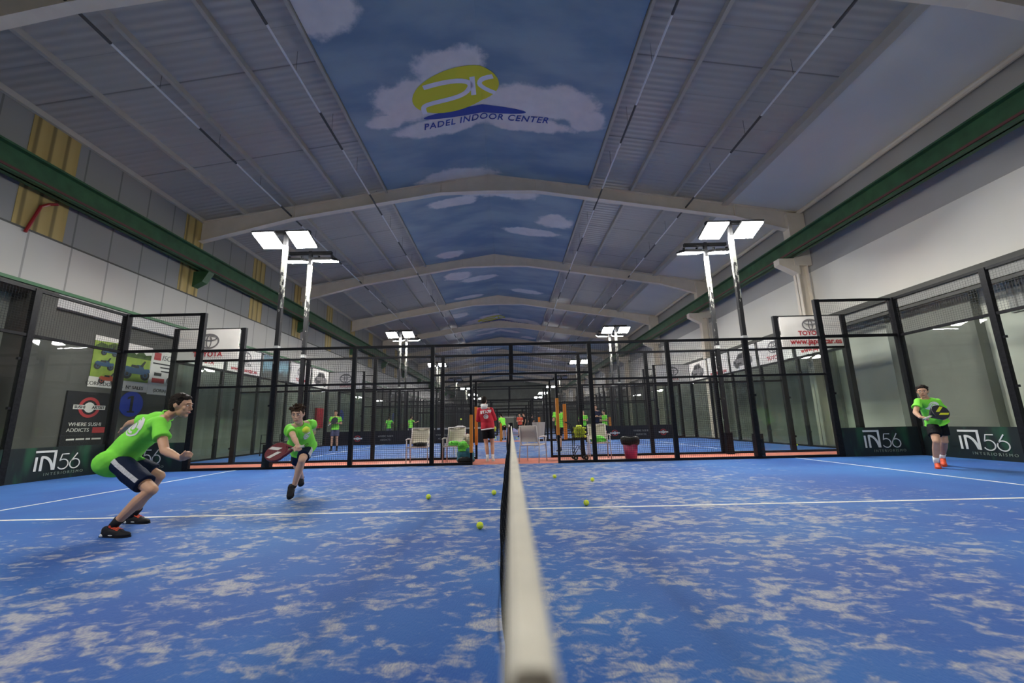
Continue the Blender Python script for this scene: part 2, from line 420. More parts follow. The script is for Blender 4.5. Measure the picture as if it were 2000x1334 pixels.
def thing(name, label, cat, loc=(0,0,0), rz=0, group=None):
    o = bpy.data.objects.new(name, None); C.objects.link(o); o.location = loc; o.rotation_euler = (0,0,rz)
    o.empty_display_size = 0.1
    return tag(o, label, cat, group)
def struct(o): o['kind'] = 'structure'; return o
def copy_tree(o, parent=None):
    c = o.copy(); C.objects.link(c)
    if parent: c.parent = parent
    for ch in list(o.children): copy_tree(ch, c)
    return c
def place_copy(o, loc, rz=0, label=None, group=None, sc_=None):
    c = copy_tree(o); c.location = loc; c.rotation_euler = (0,0,rz)
    if label: c['label'] = label
    if group: c['group'] = group
    if sc_: c.scale = sc_
    return c
_tc = {}
def text_geo(s, size, extrude=0.003, align='CENTER', offset=0.0, shear=0.0, space=1.0):
    key = (s, size, extrude, align, offset, shear, space)
    if key not in _tc:
        cu = bpy.data.curves.new('t', 'FONT'); cu.body = s; cu.size = size; cu.extrude = extrude; cu.align_x = align; cu.align_y = 'CENTER'
        cu.offset = offset; cu.shear = shear; cu.space_character = space; cu.resolution_u = 3
        o = bpy.data.objects.new('t', cu); C.objects.link(o); bpy.context.view_layer.update()
        me = bpy.data.meshes.new_from_object(o.evaluated_get(bpy.context.evaluated_depsgraph_get()))
        _tc[key] = ([v.co.copy() for v in me.vertices], [tuple(p.vertices) for p in me.polygons])
        bpy.data.objects.remove(o); bpy.data.curves.remove(cu); bpy.data.meshes.remove(me)
    return _tc[key]
def put_text(mb, s, size, x, z, y=-0.012, extrude=0.003, **kw):
    """text on a board that is read looking along local +Y"""
    sx = kw.pop('sx', 1.0); rot = kw.pop('rot', 0.0); vs, fs = text_geo(s, size, extrude, **kw); c, n_ = math.cos(rot), math.sin(rot)
    return mb.add([(x+(v.x*sx)*c-v.y*n_, y-v.z, z+(v.x*sx)*n_+v.y*c) for v in vs], fs)
def ring2(mb, cx, cz, rx, rz_, wx, wz, y=-0.012, d=0.004, n=36):
    """flat elliptical ring on a board"""
    vs = []
    for k in range(n):
        a = 2*PI*k/n; c, s = math.cos(a), math.sin(a)
        for (ax, az) in ((rx, rz_), (rx-wx, rz_-wz)):
            for yy in (y, y-d): vs.append((cx+ax*c, yy, cz+az*s))
    fs = []
    for k in range(n):
        i, j = 4*k, 4*((k+1) % n)
        fs += [(i+1, j+1, j+3, i+3), (i, i+2, j+2, j), (i, j, j+1, i+1), (i+2, i+3, j+3, j+2)]
    return mb.add(vs, fs)
def poly2(mb, pts, y=-0.012, d=0.004): return mb.prism(pts, lambda x, z, q: (x, y-q, z), d)
def disc(cx, cz, rx, rz_, n=32, a0=0, a1=2*PI):
    return [(cx+rx*math.cos(a0+(a1-a0)*k/n), cz+rz_*math.sin(a0+(a1-a0)*k/n)) for k in range(n)]
def strip2(mb, pts, wd, y=-0.012, d=0.004):
    """ribbon of constant width along a 2-D polyline"""
    P = [Vector(p) for p in pts]; lft, rgt = [], []
    for i, p in enumerate(P):
        t = (P[min(i+1, len(P)-1)]-P[max(i-1, 0)]).normalized(); nrm = V(-t.y, t.x)*wd/2
        lft.append(p+nrm); rgt.append(p-nrm)
    for i in range(len(P)-1):
        poly2(mb, [tuple(rgt[i]), tuple(rgt[i+1]), tuple(lft[i+1]), tuple(lft[i])], y, d)
    return mb

# ------------------------------------------------------------------ hall: walls, roof, frames
Y0, Y1 = -9.0, 87.0
XL, XR, XC = -12.0, 11.6, -0.7
def rz_(x): return 11.0-0.162*abs(x-XC)
def skyz(x): return 10.84-0.155*abs(x-XC)
struct(MB().bx(XL-2, XR+3, Y0, Y1, -0.2, 0.0).obj('floor', 'concrete'))
PITCH = 11.6
for k in range(7):
    y = k*PITCH
    t = struct(MB().bx(-10.0, 10.0, y+0.0, y+10.0, 0.0, 0.012).obj('court_turf', 'turf'))
    for nm, a in (('court_line', (-6.78, -6.73, y, y+10)), ('court_line', (6.84, 6.89, y, y+10)), ('court_line', (-6.95, 7.05, y+4.88, y+4.93))):
        MB().bx(*a, 0.012, 0.0145).obj(nm, 'line', t)
    if k < 6: struct(MB().bx(-10.0, 10.0, y+10.0, y+PITCH, 0.0, 0.010).obj('walkway', 'red_floor'))

def roof_part(name, m, x0, x1, z0, z1, th=0.08, y0=Y0, y1=Y1):
    return struct(MB().prism([(x0, z0), (x1, z1), (x1, z1+th), (x0, z0+th)], lambda x, z, d: (x, y0+d, z), y1-y0).obj(name, m))
tag(roof_part('ceiling', 'roof_panel', XL, XC, rz_(XL), rz_(XC)))
roof_part('ceiling', 'roof_panel', XC, 8.7, rz_(XC), rz_(8.7))
roof_part('ceiling', 'soffit', 8.7, XR+0.3, rz_(8.7)-0.12, rz_(XR+0.3)-0.12, 0.16)
for sgn, x0, x1 in ((-1, -4.7, XC), (1, XC, 3.28)):
    roof_part('ceiling', 'sky_print', x0, x1, skyz(x0), skyz(x1), 0.015, 4.0, 84.0)
for x in (-6.55, -8.4, -10.3, 4.98, 6.66):
    struct(MB().bx(x-0.05, x+0.05, Y0, Y1, rz_(x)-0.15, rz_(x)+0.02).obj('purlin', 'purlin'))
for x, q in ((-4.76, .04), (3.34, .04), (8.66, .13)):
    struct(MB().bx(x-q, x+q, Y0, Y1, rz_(x)-0.2, rz_(x)+0.02).obj('purlin', 'purlin'))

FR = [6.37]+[6.85+7.5*k for k in range(1, 11)]
def frame_poly():
    xl, xr = XL+0.02, XR-0.02
    top = lambda x: rz_(x)-0.16
    T = [(xl, top(xl)), (XC, top(XC)), (xr, top(xr))]
    B = [(xr, top(xr)-0.85), (xr-2.6, top(xr-2.6)-0.48), (XC+1.9, top(XC+1.9)-0.44), (XC, top(XC+1.9)-0.44+0.04), (XC-1.9, top(XC-1.9)-0.44), (xl+3.6, top(xl+3.6)-0.46), (xl, top(xl)-0.78)]
    return T, B
T, B = frame_poly()
# web as a closed strip of quads (thin), bottom flange wider
def roof_frame():
    mb = MB()
    xs = sorted(set([p[0] for p in T+B]))
    def at(poly, x):
        P = sorted(poly)
        for (a, za), (b, zb) in zip(P, P[1:]):
            if a-1e-6 <= x <= b+1e-6: return za+(zb-za)*(x-a)/(b-a)
    for a, b in zip(xs, xs[1:]):
        mb.prism([(a, at(B, a)), (b, at(B, b)), (b, at(T, b)), (a, at(T, a))], lambda x, z, d: (x, d-0.02, z), 0.04)
        for poly, h in ((B, -0.03), (T, 0.0)):
            za, zb = at(poly, a), at(poly, b)
            mb.prism([(a, za+h), (b, zb+h), (b, zb+h+0.03), (a, za+h+0.03)], lambda x, z, d: (x, d-0.11, z), 0.22)
    for x in (XC, XC-1.9, XC+1.9, -8.38, 8.98):
        mb.bx(x-0.012, x+0.012, -0.10, 0.10, at(B, x), at(T, x))
    return mb
rf = struct(roof_frame().obj('roof_frame', 'frame_white')); rf.location.y = FR[0]
for y in FR[1:]:
    c = rf.copy(); C.objects.link(c); c.location.y = y
# right-hand columns with corbels that carry the crane rail
def column():
    mb = MB(); x0, x1 = 11.02, 11.42
    mb.bx(x0, x0+0.03, -0.14, 0.14, 0, 6.75).bx(x1-0.03, x1, -0.14, 0.14, 0, 6.75).bx(x0, x1, -0.012, 0.012, 0, 6.75)
    mb.bx(x0-0.1, XR-0.03, -0.17, 0.17, 6.65, rz_(XR)-0.2)
    mb.prism([(10.35, 6.72), (11.1, 6.3), (11.1, 6.95), (10.35, 6.95)], lambda x, z, d: (x, d-0.15, z), 0.30)
    return mb
col0 = struct(column().obj('column', 'frame_white')); col0.location.y = FR[1]
for y in FR[:1]+FR[2:]:
    c = col0.copy(); C.objects.link(c); c.location.y = y
def ibeam(name, x, z0, z1, m, wd=0.34):
    mb = MB(); mb.bx(x-wd/2, x+wd/2, Y0, Y1, z0, z0+0.05).bx(x-wd/2, x+wd/2, Y0, Y1, z1-0.05, z1).bx(x-0.03, x+0.03, Y0, Y1, z0, z1)
    return struct(mb.obj(name, m))
g1 = ibeam('trim_1', -11.55, 6.95, 7.62, 'green_steel'); MB().bx(-11.42, -11.36, Y0, Y1, 6.99, 7.05).obj('power_rail', 'rust_pipe', g1)
g2 = ibeam('trim_2', 10.75, 6.96, 7.62, 'green_steel'); MB().bx(10.54, 10.60, Y0, Y1, 7.0, 7.06).obj('power_rail', 'rust_pipe', g2)
for i, y in enumerate(FR):
    struct(MB().prism([(-12.0, 6.35), (-11.62, 6.55), (-11.4, 6.95), (-12.0, 6.95)], lambda x, z, d: (x, y-0.14+d, z), 0.28).obj('beam_bracket', 'green_steel'))
struct(MB().tube([(11.45, Y0, 8.86), (11.45, Y1, 8.86)], 0.09, 10).obj('trim_3', 'frame_white'))
struct(MB().bx(XL, XL+0.10, Y0, Y1, rz_(XL)-0.16, rz_(XL)).obj('trim_4', 'purlin'))
# left wall
wl = struct(MB().bx(XL-0.12, XL, Y0, Y1, 6.02, rz_(XL)+0.05).obj('wall_left', 'clad_upper'))
MB().bx(XL-0.12, XL+0.015, Y0, Y1, 4.72, 5.98).obj('lower_cladding', 'clad_lower', wl)
MB().bx(XL-0.1, XL+0.02, Y0, Y1, 5.98, 6.03).obj('joint_strip', 'wall_dark', wl)
for y in [9.35, 14.05, 18.0, 21.6, 25.6, 29.6, 33.6, 37.5, 41.5, 45.5]:
    h = 0.55 if y < 10 else 0.45
    for z0, z1 in ((6.03, 8.85),):
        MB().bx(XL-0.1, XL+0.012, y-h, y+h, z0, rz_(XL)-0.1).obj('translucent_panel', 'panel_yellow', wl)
MB().bx(XL-0.02, XL+0.05, Y0, Y1, 4.66, 4.74).obj('edge_trim', 'trim_green', wl)
wl2 = struct(MB().bx(XL-0.32, XL-0.2, 9.95, Y1, 0, 4.7).obj('wall_left_lower', 'wall_dark'))
MB().bx(XL-0.2, XL-0.02, 9.95, Y1, 4.3, 4.66).obj('beam_cover', 'board_grey', wl2)
MB().bx(XL-0.2, XL-0.17, 14.2, Y1, 0, 4.3).obj('far_cladding', 'wall_green', wl2)
# open bay on the near left: dark passage with a post, a shelf line and a red board
wl3 = struct(MB().bx(XL-1.1, XL-1.0, Y0, 9.95, 0, 4.7).obj('wall_left_passage', 'wall_pale'))
struct(MB().bx(XL-1.0, XL-0.2, 9.85, 9.95, 0, 4.7).obj('wall_left_return', 'wall_dark'))
struct(MB().bx(XL-1.0, XL, Y0, 9.95, 4.6, 4.72).obj('ceiling_passage', 'wall_dark'))
struct(MB().bx(XL-0.22, XL+0.08, 9.6, 10.0, 0, 4.62).obj('column_dark', 'wall_dark'))
# right wall
struct(MB().bx(XR, XR+0.12, Y0, Y1, 6.4, rz_(XR)+0.1).obj('wall_right', 'wall_grey'))
wr = struct(MB().bx(XR-0.05, XR+0.12, Y0, Y1, 4.55, 6.4).obj('wall_right_white', 'wall_white'))
struct(MB().bx(XR-0.22, XR+0.1, Y0, Y1, 4.38, 4.55).obj('trim_5', 'wall_dark'))
struct(MB().bx(XR-0.1, XR+0.3, Y0, Y1, 4.12, 4.38).obj('trim_6', 'plate_dim'))
struct(MB().bx(XR-0.14, XR-0.02, Y0, Y1, 4.0, 4.08).obj('trim_7', 'wall_dark'))
wr2 = struct(MB().bx(XR+0.55, XR+0.7, Y0, Y1, 0, 4.6).obj('wall_right_lower', 'wall_pale'))
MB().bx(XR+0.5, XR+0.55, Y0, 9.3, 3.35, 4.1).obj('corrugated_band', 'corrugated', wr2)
MB().bx(XR+0.3, XR+0.55, 9.9, 12.2, 0, 4.4).obj('dark_pier', 'wall_green', wr2)
MB().bx(XR+0.4, XR+0.55, 14.5, Y1, 0, 4.4).obj('far_cladding', 'wall_green', wr2)
struct(MB().bx(XL-2, XR+3, Y1, Y1+0.15, 0, 11.2).obj('wall_far', 'wall_green'))
struct(MB().bx(XL-2, XR+3, Y0-0.15, Y0, 0, 11.2).obj('wall_near', 'wall_grey'))
struct(MB().bx(XL, XR, Y1-0.12, Y1, 4.2, 4.5).obj('trim_8', 'plate_dim'))
struct(MB().bx(-6, 6, Y1-0.1, Y1, 2.2, 2.6).obj('trim_9', 'wall_white'))

# hanging light tracks: pale tube lengths joined by dark couplings, wires up to the roof
TRK = [(-5.18, 'outer left of the printed sky'), (-8.5, 'over the far left roof panels'), (3.66, 'along the right edge of the printed sky'), (7.1, 'over the right roof panels')]
for x, wh in TRK:
    z = rz_(x)-0.62 if abs(x) < 6 else rz_(x)-0.5
    t = thing('light_track', 'long thin white hanging track with dark couplings, '+wh, 'light track', (x, Y0, z))
    wires = MB(); y = 0.4; n = 0
    while y < Y1-Y0-3:
        MB().cyl((0, y, 0), (0, y+2.45, 0), 0.028, n=8).obj('tube', 'tube_white', t)
        MB().cyl((0, y+2.45, 0), (0, y+3.95, 0), 0.034, n=8).obj('coupling', 'tube_dark', t)
        wires.cyl((0, y+1.2, 0), (0, y+1.2, rz_(x)-z), 0.005, n=4); wires.cyl((0, y+3.2, 0), (0, y+3.2, rz_(x)-z), 0.005, n=4)
        y += 3.95; n += 1
    wires.obj('wire', 'tube_dark', t)
tag(MB().tube([(-11.93, 9.05, 5.9), (-11.93, 9.25, 6.7), (-11.93, 9.42, 6.86), (-11.8, 9.5, 6.9)], 0.035, 8).obj('pipe', 'red_pipe'),
    'red bent pipe on the yellow panel below the left crane beam', 'pipe')

# logo printed on the sky ceiling (flat film, follows the ceiling), twice more down the hall
def film(name, m, parent, polys, dz=0.006, yo=0.0, sub=0.25):
    mb = MB()
    for poly in polys:
        cx = sum(p[0] for p in poly)/len(poly); cyy = sum(p[1] for p in poly)/len(poly)
        n = len(poly)
        top = [(x, y+yo, skyz(x)-dz) for x, y in poly]; bot = [(x, y+yo, skyz(x)-dz-0.002) for x, y in poly]
        mb.add(top+bot, [tuple(range(n)), tuple(range(2*n-1, n-1, -1))]+[(i, (i+1) % n, n+(i+1) % n, n+i) for i in range(n)])
    return mb.obj(name, m, parent)
def split_x(poly, xs):
    """cut a convex outline at the given x so it can bend over the ridge"""
    out = []
    edges = [-99]+list(xs)+[99]
    def clip(P, x, keep_less):
        R = []
        for i in range(len(P)):
            a, b = P[i], P[(i+1) % len(P)]
            ia, ib = (a[0] <= x) == keep_less, (b[0] <= x) == keep_less
            if ia: R.append(a)
            if ia != ib:
                t = (x-a[0])/(b[0]-a[0]); R.append((x, a[1]+(b[1]-a[1])*t))
        return R
    for lo, hi in zip(edges, edges[1:]):
        P = clip(clip(poly, hi, True), lo, False) if True else poly
        if len(P) > 2: out.append(P)
    return out
def stroke(pts, wd):
    P = [Vector(p) for p in pts]; out = []
    nr = []
    for i in range(len(P)):
        t = (P[min(i+1, len(P)-1)]-P[max(i-1, 0)]).normalized(); nr.append(V(-t.y, t.x)*wd/2)
    for i in range(len(P)-1): out.append([tuple(P[i]-nr[i]), tuple(P[i+1]-nr[i+1]), tuple(P[i+1]+nr[i+1]), tuple(P[i]+nr[i])])
    return out
def bez(p0, p1, p2, p3, n=10):
    return [tuple(Vector(p0)*(1-t)**3+Vector(p1)*3*t*(1-t)**2+Vector(p2)*3*t*t*(1-t)+Vector(p3)*t**3) for t in [i/n for i in range(n+1)]]
LOGO = [('nearest of the three, in the big cloud', 0.0), ('second one down the hall', 25.5), ('third one far down the hall', 51.0)]
for wh, yo in LOGO:
    lg = thing('ceiling_logo', 'yellow ball logo printed on the sky ceiling, '+wh, 'logo', (0, 0, 0))
    e = [(-1.46+1.32*math.cos(a)*math.cos(-.2)-.72*math.sin(a)*math.sin(-.2), 10.12+1.32*math.cos(a)*math.sin(-.2)+.72*math.sin(a)*math.cos(-.2)) for a in [2*PI*k/40 for k in range(40)]]
    film('blue_shadow', 'logo_blue', lg, split_x([(-0.95+1.62*math.cos(a), 10.94+0.16*math.sin(a)-0.04*math.cos(a)) for a in [2*PI*k/40 for k in range(40)]], [XC]), 0.004, yo)
    film('yellow_ball', 'logo_yellow', lg, split_x(e, [XC]), 0.008, yo)
    st = []
    st += stroke(bez((-2.35, 9.86), (-1.3, 9.68), (-0.85, 9.86), (-1.05, 10.12))+bez((-1.05, 10.12), (-1.2, 10.42), (-1.9, 10.38), (-2.3, 10.46))[1:]+bez((-2.3, 10.46), (-2.55, 10.5), (-2.5, 10.62), (-2.48, 10.80))[1:], 0.15)
    st += stroke([(-0.93, 9.74), (-0.93, 10.37)], 0.15)
    st += stroke(bez((-0.33, 9.72), (-0.85, 9.86), (-0.9, 10.1), (-0.28, 10.28)), 0.14)
    film('white_letters', 'logo_white', lg, st, 0.012, yo)
    vs, fs = text_geo('PADEL INDOOR CENTER', 0.36, 0.002, align='LEFT', offset=0.004, shear=0.25, space=1.12)
    k = 4.05/max(v.x for v in vs)
    MB().add([(-2.66+v.x*k, 11.34-v.y*0.95-0.05*(v.x*k)+yo+0.0, skyz(-2.66+v.x*k)-0.012+v.z) for v in vs], [f[::-1] for f in fs]).obj('lettering', 'logo_blue', lg)
# ------------------------------------------------------------------ court enclosures
def grid_mesh(x0, x1, z0, z1, plane='x', pitch=0.05, r=0.0024):
    """welded mesh panel: one thin rod per wire"""
    mb = MB(); nx = max(1, round((x1-x0)/pitch)); nz = max(1, round((z1-z0)/pitch))
    tri = [(math.cos(a), math.sin(a)) for a in (PI/2, PI*7/6, PI*11/6)]
    def P(x, d, z): return (x, d, z) if plane == 'x' else (d, x, z)
    for i in range(nx+1):
        x = x0+(x1-x0)*i/nx
        mb.add([P(x+c*r, s*r, z) for z in (z0, z1) for c, s in tri], [(0,1,4,3), (1,2,5,4), (2,0,3,5)])
    for i in range(nz+1):
        z = z0+(z1-z0)*i/nz
        mb.add([P(x, s*r+0.004, z+c*r) for x in (x0, x1) for c, s in tri], [(0,1,4,3), (1,2,5,4), (2,0,3,5)])
    return mb
def link(o, p): o.parent = p; return o
def side_fence():
    t = thing('side_fence', '', 'fence')
    for x in (-8, 8): MB().cbx(x, 0, 2.0, 0.13, 0.09, 4.0).obj('post', 'steel_black', t)
    for x in (-6, -4, -2, 2, 4, 6): MB().cbx(x, 0, 1.5, 0.10, 0.08, 3.0).obj('post', 'steel_black', t)
    for x in (-1.03, 1.12): MB().cbx(x, 0, 1.12, 0.06, 0.06, 2.25).obj('post', 'steel_black', t)
    MB().cbx(0, 0, 2.6, 0.10, 0.08, 0.8).obj('post', 'steel_black', t)
    for a, b in ((-8, -2), (2, 8), (-2, 2)): MB().bx(a, b, -0.03, 0.03, 2.96, 3.02).obj('rail', 'steel_black', t)
    for a, b in ((-8, -2), (2, 8)): MB().bx(a, b, -0.025, 0.025, 2.02, 2.07).obj('rail', 'steel_black', t)
    MB().bx(-2, 2, -0.025, 0.025, 2.20, 2.25).obj('rail', 'steel_black', t)
    for a, b in ((-10, -1.03), (1.12, 10)): MB().bx(a, b, -0.04, 0.04, 0.0, 0.07).obj('rail', 'steel_black', t)
    for a, b in ((-10, -8), (8, 10)):
        MB().bx(a, b, -0.03, 0.03, 3.94, 4.0).obj('rail', 'steel_black', t); MB().bx(a, b, -0.03, 0.03, 2.98, 3.05).obj('rail', 'steel_black', t)
        link(grid_mesh(a, b, 3.05, 3.94).obj('mesh_panel', 'wire'), t)
        MB().bx(a+0.05, b-0.05, -0.006, 0.006, 0.07, 2.98).obj('glass_pane', 'glass', t)
    for a, b in ((-8, -6), (6, 8)):
        MB().bx(a+0.06, b-0.05, -0.006, 0.006, 0.07, 2.02).obj('glass_pane', 'glass', t)
        link(grid_mesh(a, b, 2.07, 2.96).obj('mesh_panel', 'wire'), t)
    for a in (-6, -4, 2, 4):
        link(grid_mesh(a, a+2, 2.07, 2.96).obj('mesh_panel', 'wire'), t); link(grid_mesh(a, a+2, 0.07, 2.02).obj('mesh_panel', 'wire'), t)
    link(grid_mesh(-2, 2, 2.25, 2.96).obj('mesh_panel', 'wire'), t)
    link(grid_mesh(-2, -1.06, 0.07, 2.20).obj('mesh_panel', 'wire'), t); link(grid_mesh(1.15, 2, 0.07, 2.20).obj('mesh_panel', 'wire'), t)
    mb = MB()
    for x in (-8, -6, 6, 8):
        for z in (0.45, 1.55): mb.cbx(x-(0.08 if x < 0 else -0.08), -0.01, z, 0.06, 0.05, 0.05)
    mb.obj('glass_clamp', 'steel_black', t)
    return t
def back_wall():
    """end wall along local Y from 0 to 10"""
    t = thing('back_fence', '', 'fence')
    for y in (0, 10): MB().cbx(0, y, 2.0, 0.14, 0.14, 4.0).obj('post', 'steel_black', t)
    for y in (2, 4, 6, 8): MB().cbx(0, y, 2.0, 0.09, 0.11, 4.0).obj('post', 'steel_black', t)
    for z in (0.035, 3.0, 3.97): MB().bx(-0.03, 0.03, 0, 10, z-0.03, z+0.03).obj('rail', 'steel_black', t)
    for y in (0, 2, 4, 6, 8):
        MB().bx(-0.006, 0.006, y+0.06, y+1.94, 0.07, 2.97).obj('glass_pane', 'glass', t)
        link(grid_mesh(y, y+2, 3.03, 3.94, 'y').obj('mesh_panel', 'wire'), t)
    mb = MB()
    for y in (2, 4, 6, 8):
        for z in (0.5, 1.5, 2.5): mb.cbx(0, y-0.08, z, 0.05, 0.06, 0.05)
    mb.obj('glass_clamp', 'steel_black', t)
    return t
ORD = ['first', 'second', 'third', 'fourth', 'fifth', 'sixth', 'seventh', 'eighth', 'ninth', 'tenth', 'eleventh', 'twelfth', 'thirteenth', 'fourteenth']
fence = None; n = 0; FENCES = []
for k in range(7):
    for y, side in ((k*PITCH, 'near'), (k*PITCH+10.0, 'far')):
        if k == 0 and side == 'near': continue
        if k == 0: lab = 'black mesh fence closing the front court, in front of the staff person'
        elif k == 1 and side == 'near': lab = 'black mesh and glass fence just behind the chairs, starting the second court'
        else: lab = 'black mesh cross fence far down the hall, %s from the front' % ORD[n]
        if fence is None: fence = side_fence(); fence['label'] = lab; fence.location = (0, y, 0); fence['group'] = 'court side fences'; FENCES.append(fence)
        else: FENCES.append(place_copy(fence, (0, y, 0), 0, lab, 'court side fences'))
        n += 1
bw = None
for k in range(7):
    for x, s in ((-10.0, 'left'), (10.0, 'right')):
        lab = ('black framed glass back wall on the %s of the front court, banner at its foot' % s) if k == 0 else ('black framed glass back wall on the %s side of the %s court' % (s, ORD[k]))
        if bw is None: bw = back_wall(); bw.location = (x, 0, 0); bw['label'] = lab; bw['group'] = 'glass back walls'
        else: place_copy(bw, (x, k*PITCH, 0), 0, lab, 'glass back walls')
# orange pads strapped round gate posts
PADS = [(0, -1.03, 0.0, 0.30, 1.22, 0.075), (1, -1.03, 0.0, 0.40, 1.48, 0.085), (0, 1.12, -0.01, 0.68, 1.58, 0.075), (1, 1.53, -0.02, 0.50, 1.50, 0.09)]
for i, x, dy, z0, z1, wd in PADS:
    MB().bx(x-wd/2, x+wd/2, dy-0.05, dy+0.05, z0, z1).obj('post_pad', 'orange_pad', FENCES[i], bevel=0.01)
for i, x, z0, z1 in ((2, -0.5, 0.05, 1.0), (3, 1.7, 0.6, 1.3), (4, 1.1, 0.3, 1.3), (2, 5.4, 0.2, 1.2)):
    MB().bx(x-0.06, x+0.06, -0.06, 0.06, z0, z1).obj('post_pad', 'orange_pad', FENCES[i])

# ------------------------------------------------------------------ lamp masts
def mast():
    t = thing('light_mast', '', 'floodlight', group='floodlight masts')
    MB().cbx(0, 0, 2.95, 0.10, 0.10, 5.9).obj('pole', 'mast_paint', t)
    MB().cbx(0, 0, 0.30, 0.19, 0.16, 0.60).obj('foot_sleeve', 'steel_black', t)
    MB().cbx(0, 0, 3.06, 0.12, 0.12, 0.09).obj('bracket', 'cap_white', t)
    MB().cbx(0, 0, 6.13, 0.09, 0.09, 0.46).obj('pole_head', 'lamp_body', t)
    MB().cbx(0, 0.0, 6.30, 1.30, 0.10, 0.08).obj('cross_bar', 'lamp_body', t)
    for s in (-1, 1):
        a = math.radians(19)
        h = MB(); h.cbx(0, 0, 0.035, 0.60, 0.62, 0.05).cbx(-0.2, 0, 0.10, 0.03, 0.10, 0.14).cbx(0.2, 0, 0.10, 0.03, 0.10, 0.14)
        for q in range(7): h.cbx(0, -0.24+0.08*q, 0.075, 0.5, 0.012, 0.05)
        ho = h.obj('lamp_housing', 'lamp_body', t); ho.location = (0.46*s, -0.04, 6.05); ho.rotation_euler = (-a, 0, 0)
        MB().cbx(0, 0, -0.006, 0.55, 0.56, 0.032).obj('diffuser', 'lamp_on', ho)
    return t
m0 = None
for k in range(7):
    for y, rz, wh in ((k*PITCH-0.13, PI, 'near'), (k*PITCH+10.13, 0, 'far')):
        for x, s in ((-6.1, 'left'), (6.1, 'right')):
            if k == 0 and wh == 'far': lab = 'tall %s floodlight mast of the front court, two lamps glowing at the camera' % s
            elif k == 1 and wh == 'near': lab = '%s floodlight mast with dark crossbar, lamps turned away to the second court' % s
            elif k == 0: lab = '%s floodlight mast of the front court beside the camera' % s
            elif k == 3: lab = '%s floodlight mast at the %s side of the unlit fourth court' % (s, wh)
            else: lab = '%s floodlight mast at the %s side of the %s court' % (s, wh, ORD[k])
            if m0 is None: m0 = mast(); o = m0; o.location = (x, y, 0); o.rotation_euler = (0, 0, rz); o['label'] = lab
            else: o = place_copy(m0, (x, y, 0), rz, lab)
            if k == 3:
                for h in o.children:
                    for d in h.children:
                        d.material_slots[0].link = 'OBJECT'; d.material_slots[0].material = M['lamp_off']
# ------------------------------------------------------------------ the net of the front court and its far post
def net_x(y):  # top cord, slightly skewed to the court line
    t = (y-0.34)/(9.9-0.34); return -0.107+t*0.072
def net_z(y): t = (y-0.34)/(9.9-0.34); return 0.905-0.02*math.sin(PI*min(1, max(0, t)))+0.015*t
def net_side(y, z):
    a = math.sin(PI*min(1, max(0, (y-0.0)/10.0)))
    return -(0.10*a+0.015*math.sin(y*2.3+1)+0.010*math.sin(y*6.1))*math.sin(PI*0.62*(1-z/0.9))
def build_net(x0=0.0, nm='net', label='', near=0.302):
    t = thing('padel_net', label, 'net', (x0, 0, 0), 0, 'padel nets')
    ys = [near+i*(9.9-near)/110 for i in range(111)]
    b = MB(); wv = [0.0015*noise.noise(V(y*5, 0, 0)) for y in ys]
    for i, y in enumerate(ys[:-1]):
        y2 = ys[i+1]; xa, xb = net_x(y), net_x(y2); za, zb = net_z(y)+wv[i], net_z(y2)+wv[i+1]
        prof = [(-0.009, -0.055), (-0.010, -0.01), (-0.006, 0.0), (0.006, 0.0), (0.010, -0.01), (0.011, -0.055)]
        n = len(prof); o = len(b.v)
        if i == 0: b.v += [(xa+p, y, za+q) for p, q in prof]; b.f.append(tuple(range(n)))
        b.v += [(xb+p, y2, zb+q) for p, q in prof]; o = len(b.v)-2*n
        b.f += [(o+k, o+(k+1) % n, o+n+(k+1) % n, o+n+k) for k in range(n)]
    b.f.append(tuple(range(len(b.v)-1, len(b.v)-1-n, -1)))
    b.obj('top_band', 'net_band', t)
    m = MB()
    zs = [0.03+0.84*i/20 for i in range(21)]
    for j, z in enumerate(zs):
        m.tube([(net_x(y)+net_side(y, z), y, z*net_z(y)/0.9) for y in ys[::2]], 0.0022 if j else 0.006, 3)
    k = 0; y = near
    while y < 9.9:
        m.tube([(net_x(y)+net_side(y, z), y, z*net_z(y)/0.9) for z in zs[::4]], 0.0022, 3); y += 0.043
    m.obj('netting', 'net_black', t)
    MB().cbx(net_x(9.9)+0.0, 9.93, 0.5, 0.07, 0.05, 1.0).obj('post', 'steel_black', t)
    MB().cbx(net_x(near)+.004, near-0.022, 0.449, 0.034, 0.036, 0.896).obj('post', 'net_cap', t)
    return t
net = build_net(0, label='padel net of the front court with cream top band, running away from the camera')
for k in (1, 2, 3):
    place_copy(net, (0, k*PITCH, 0), 0, 'padel net across the %s court, seen end on' % ORD[k])

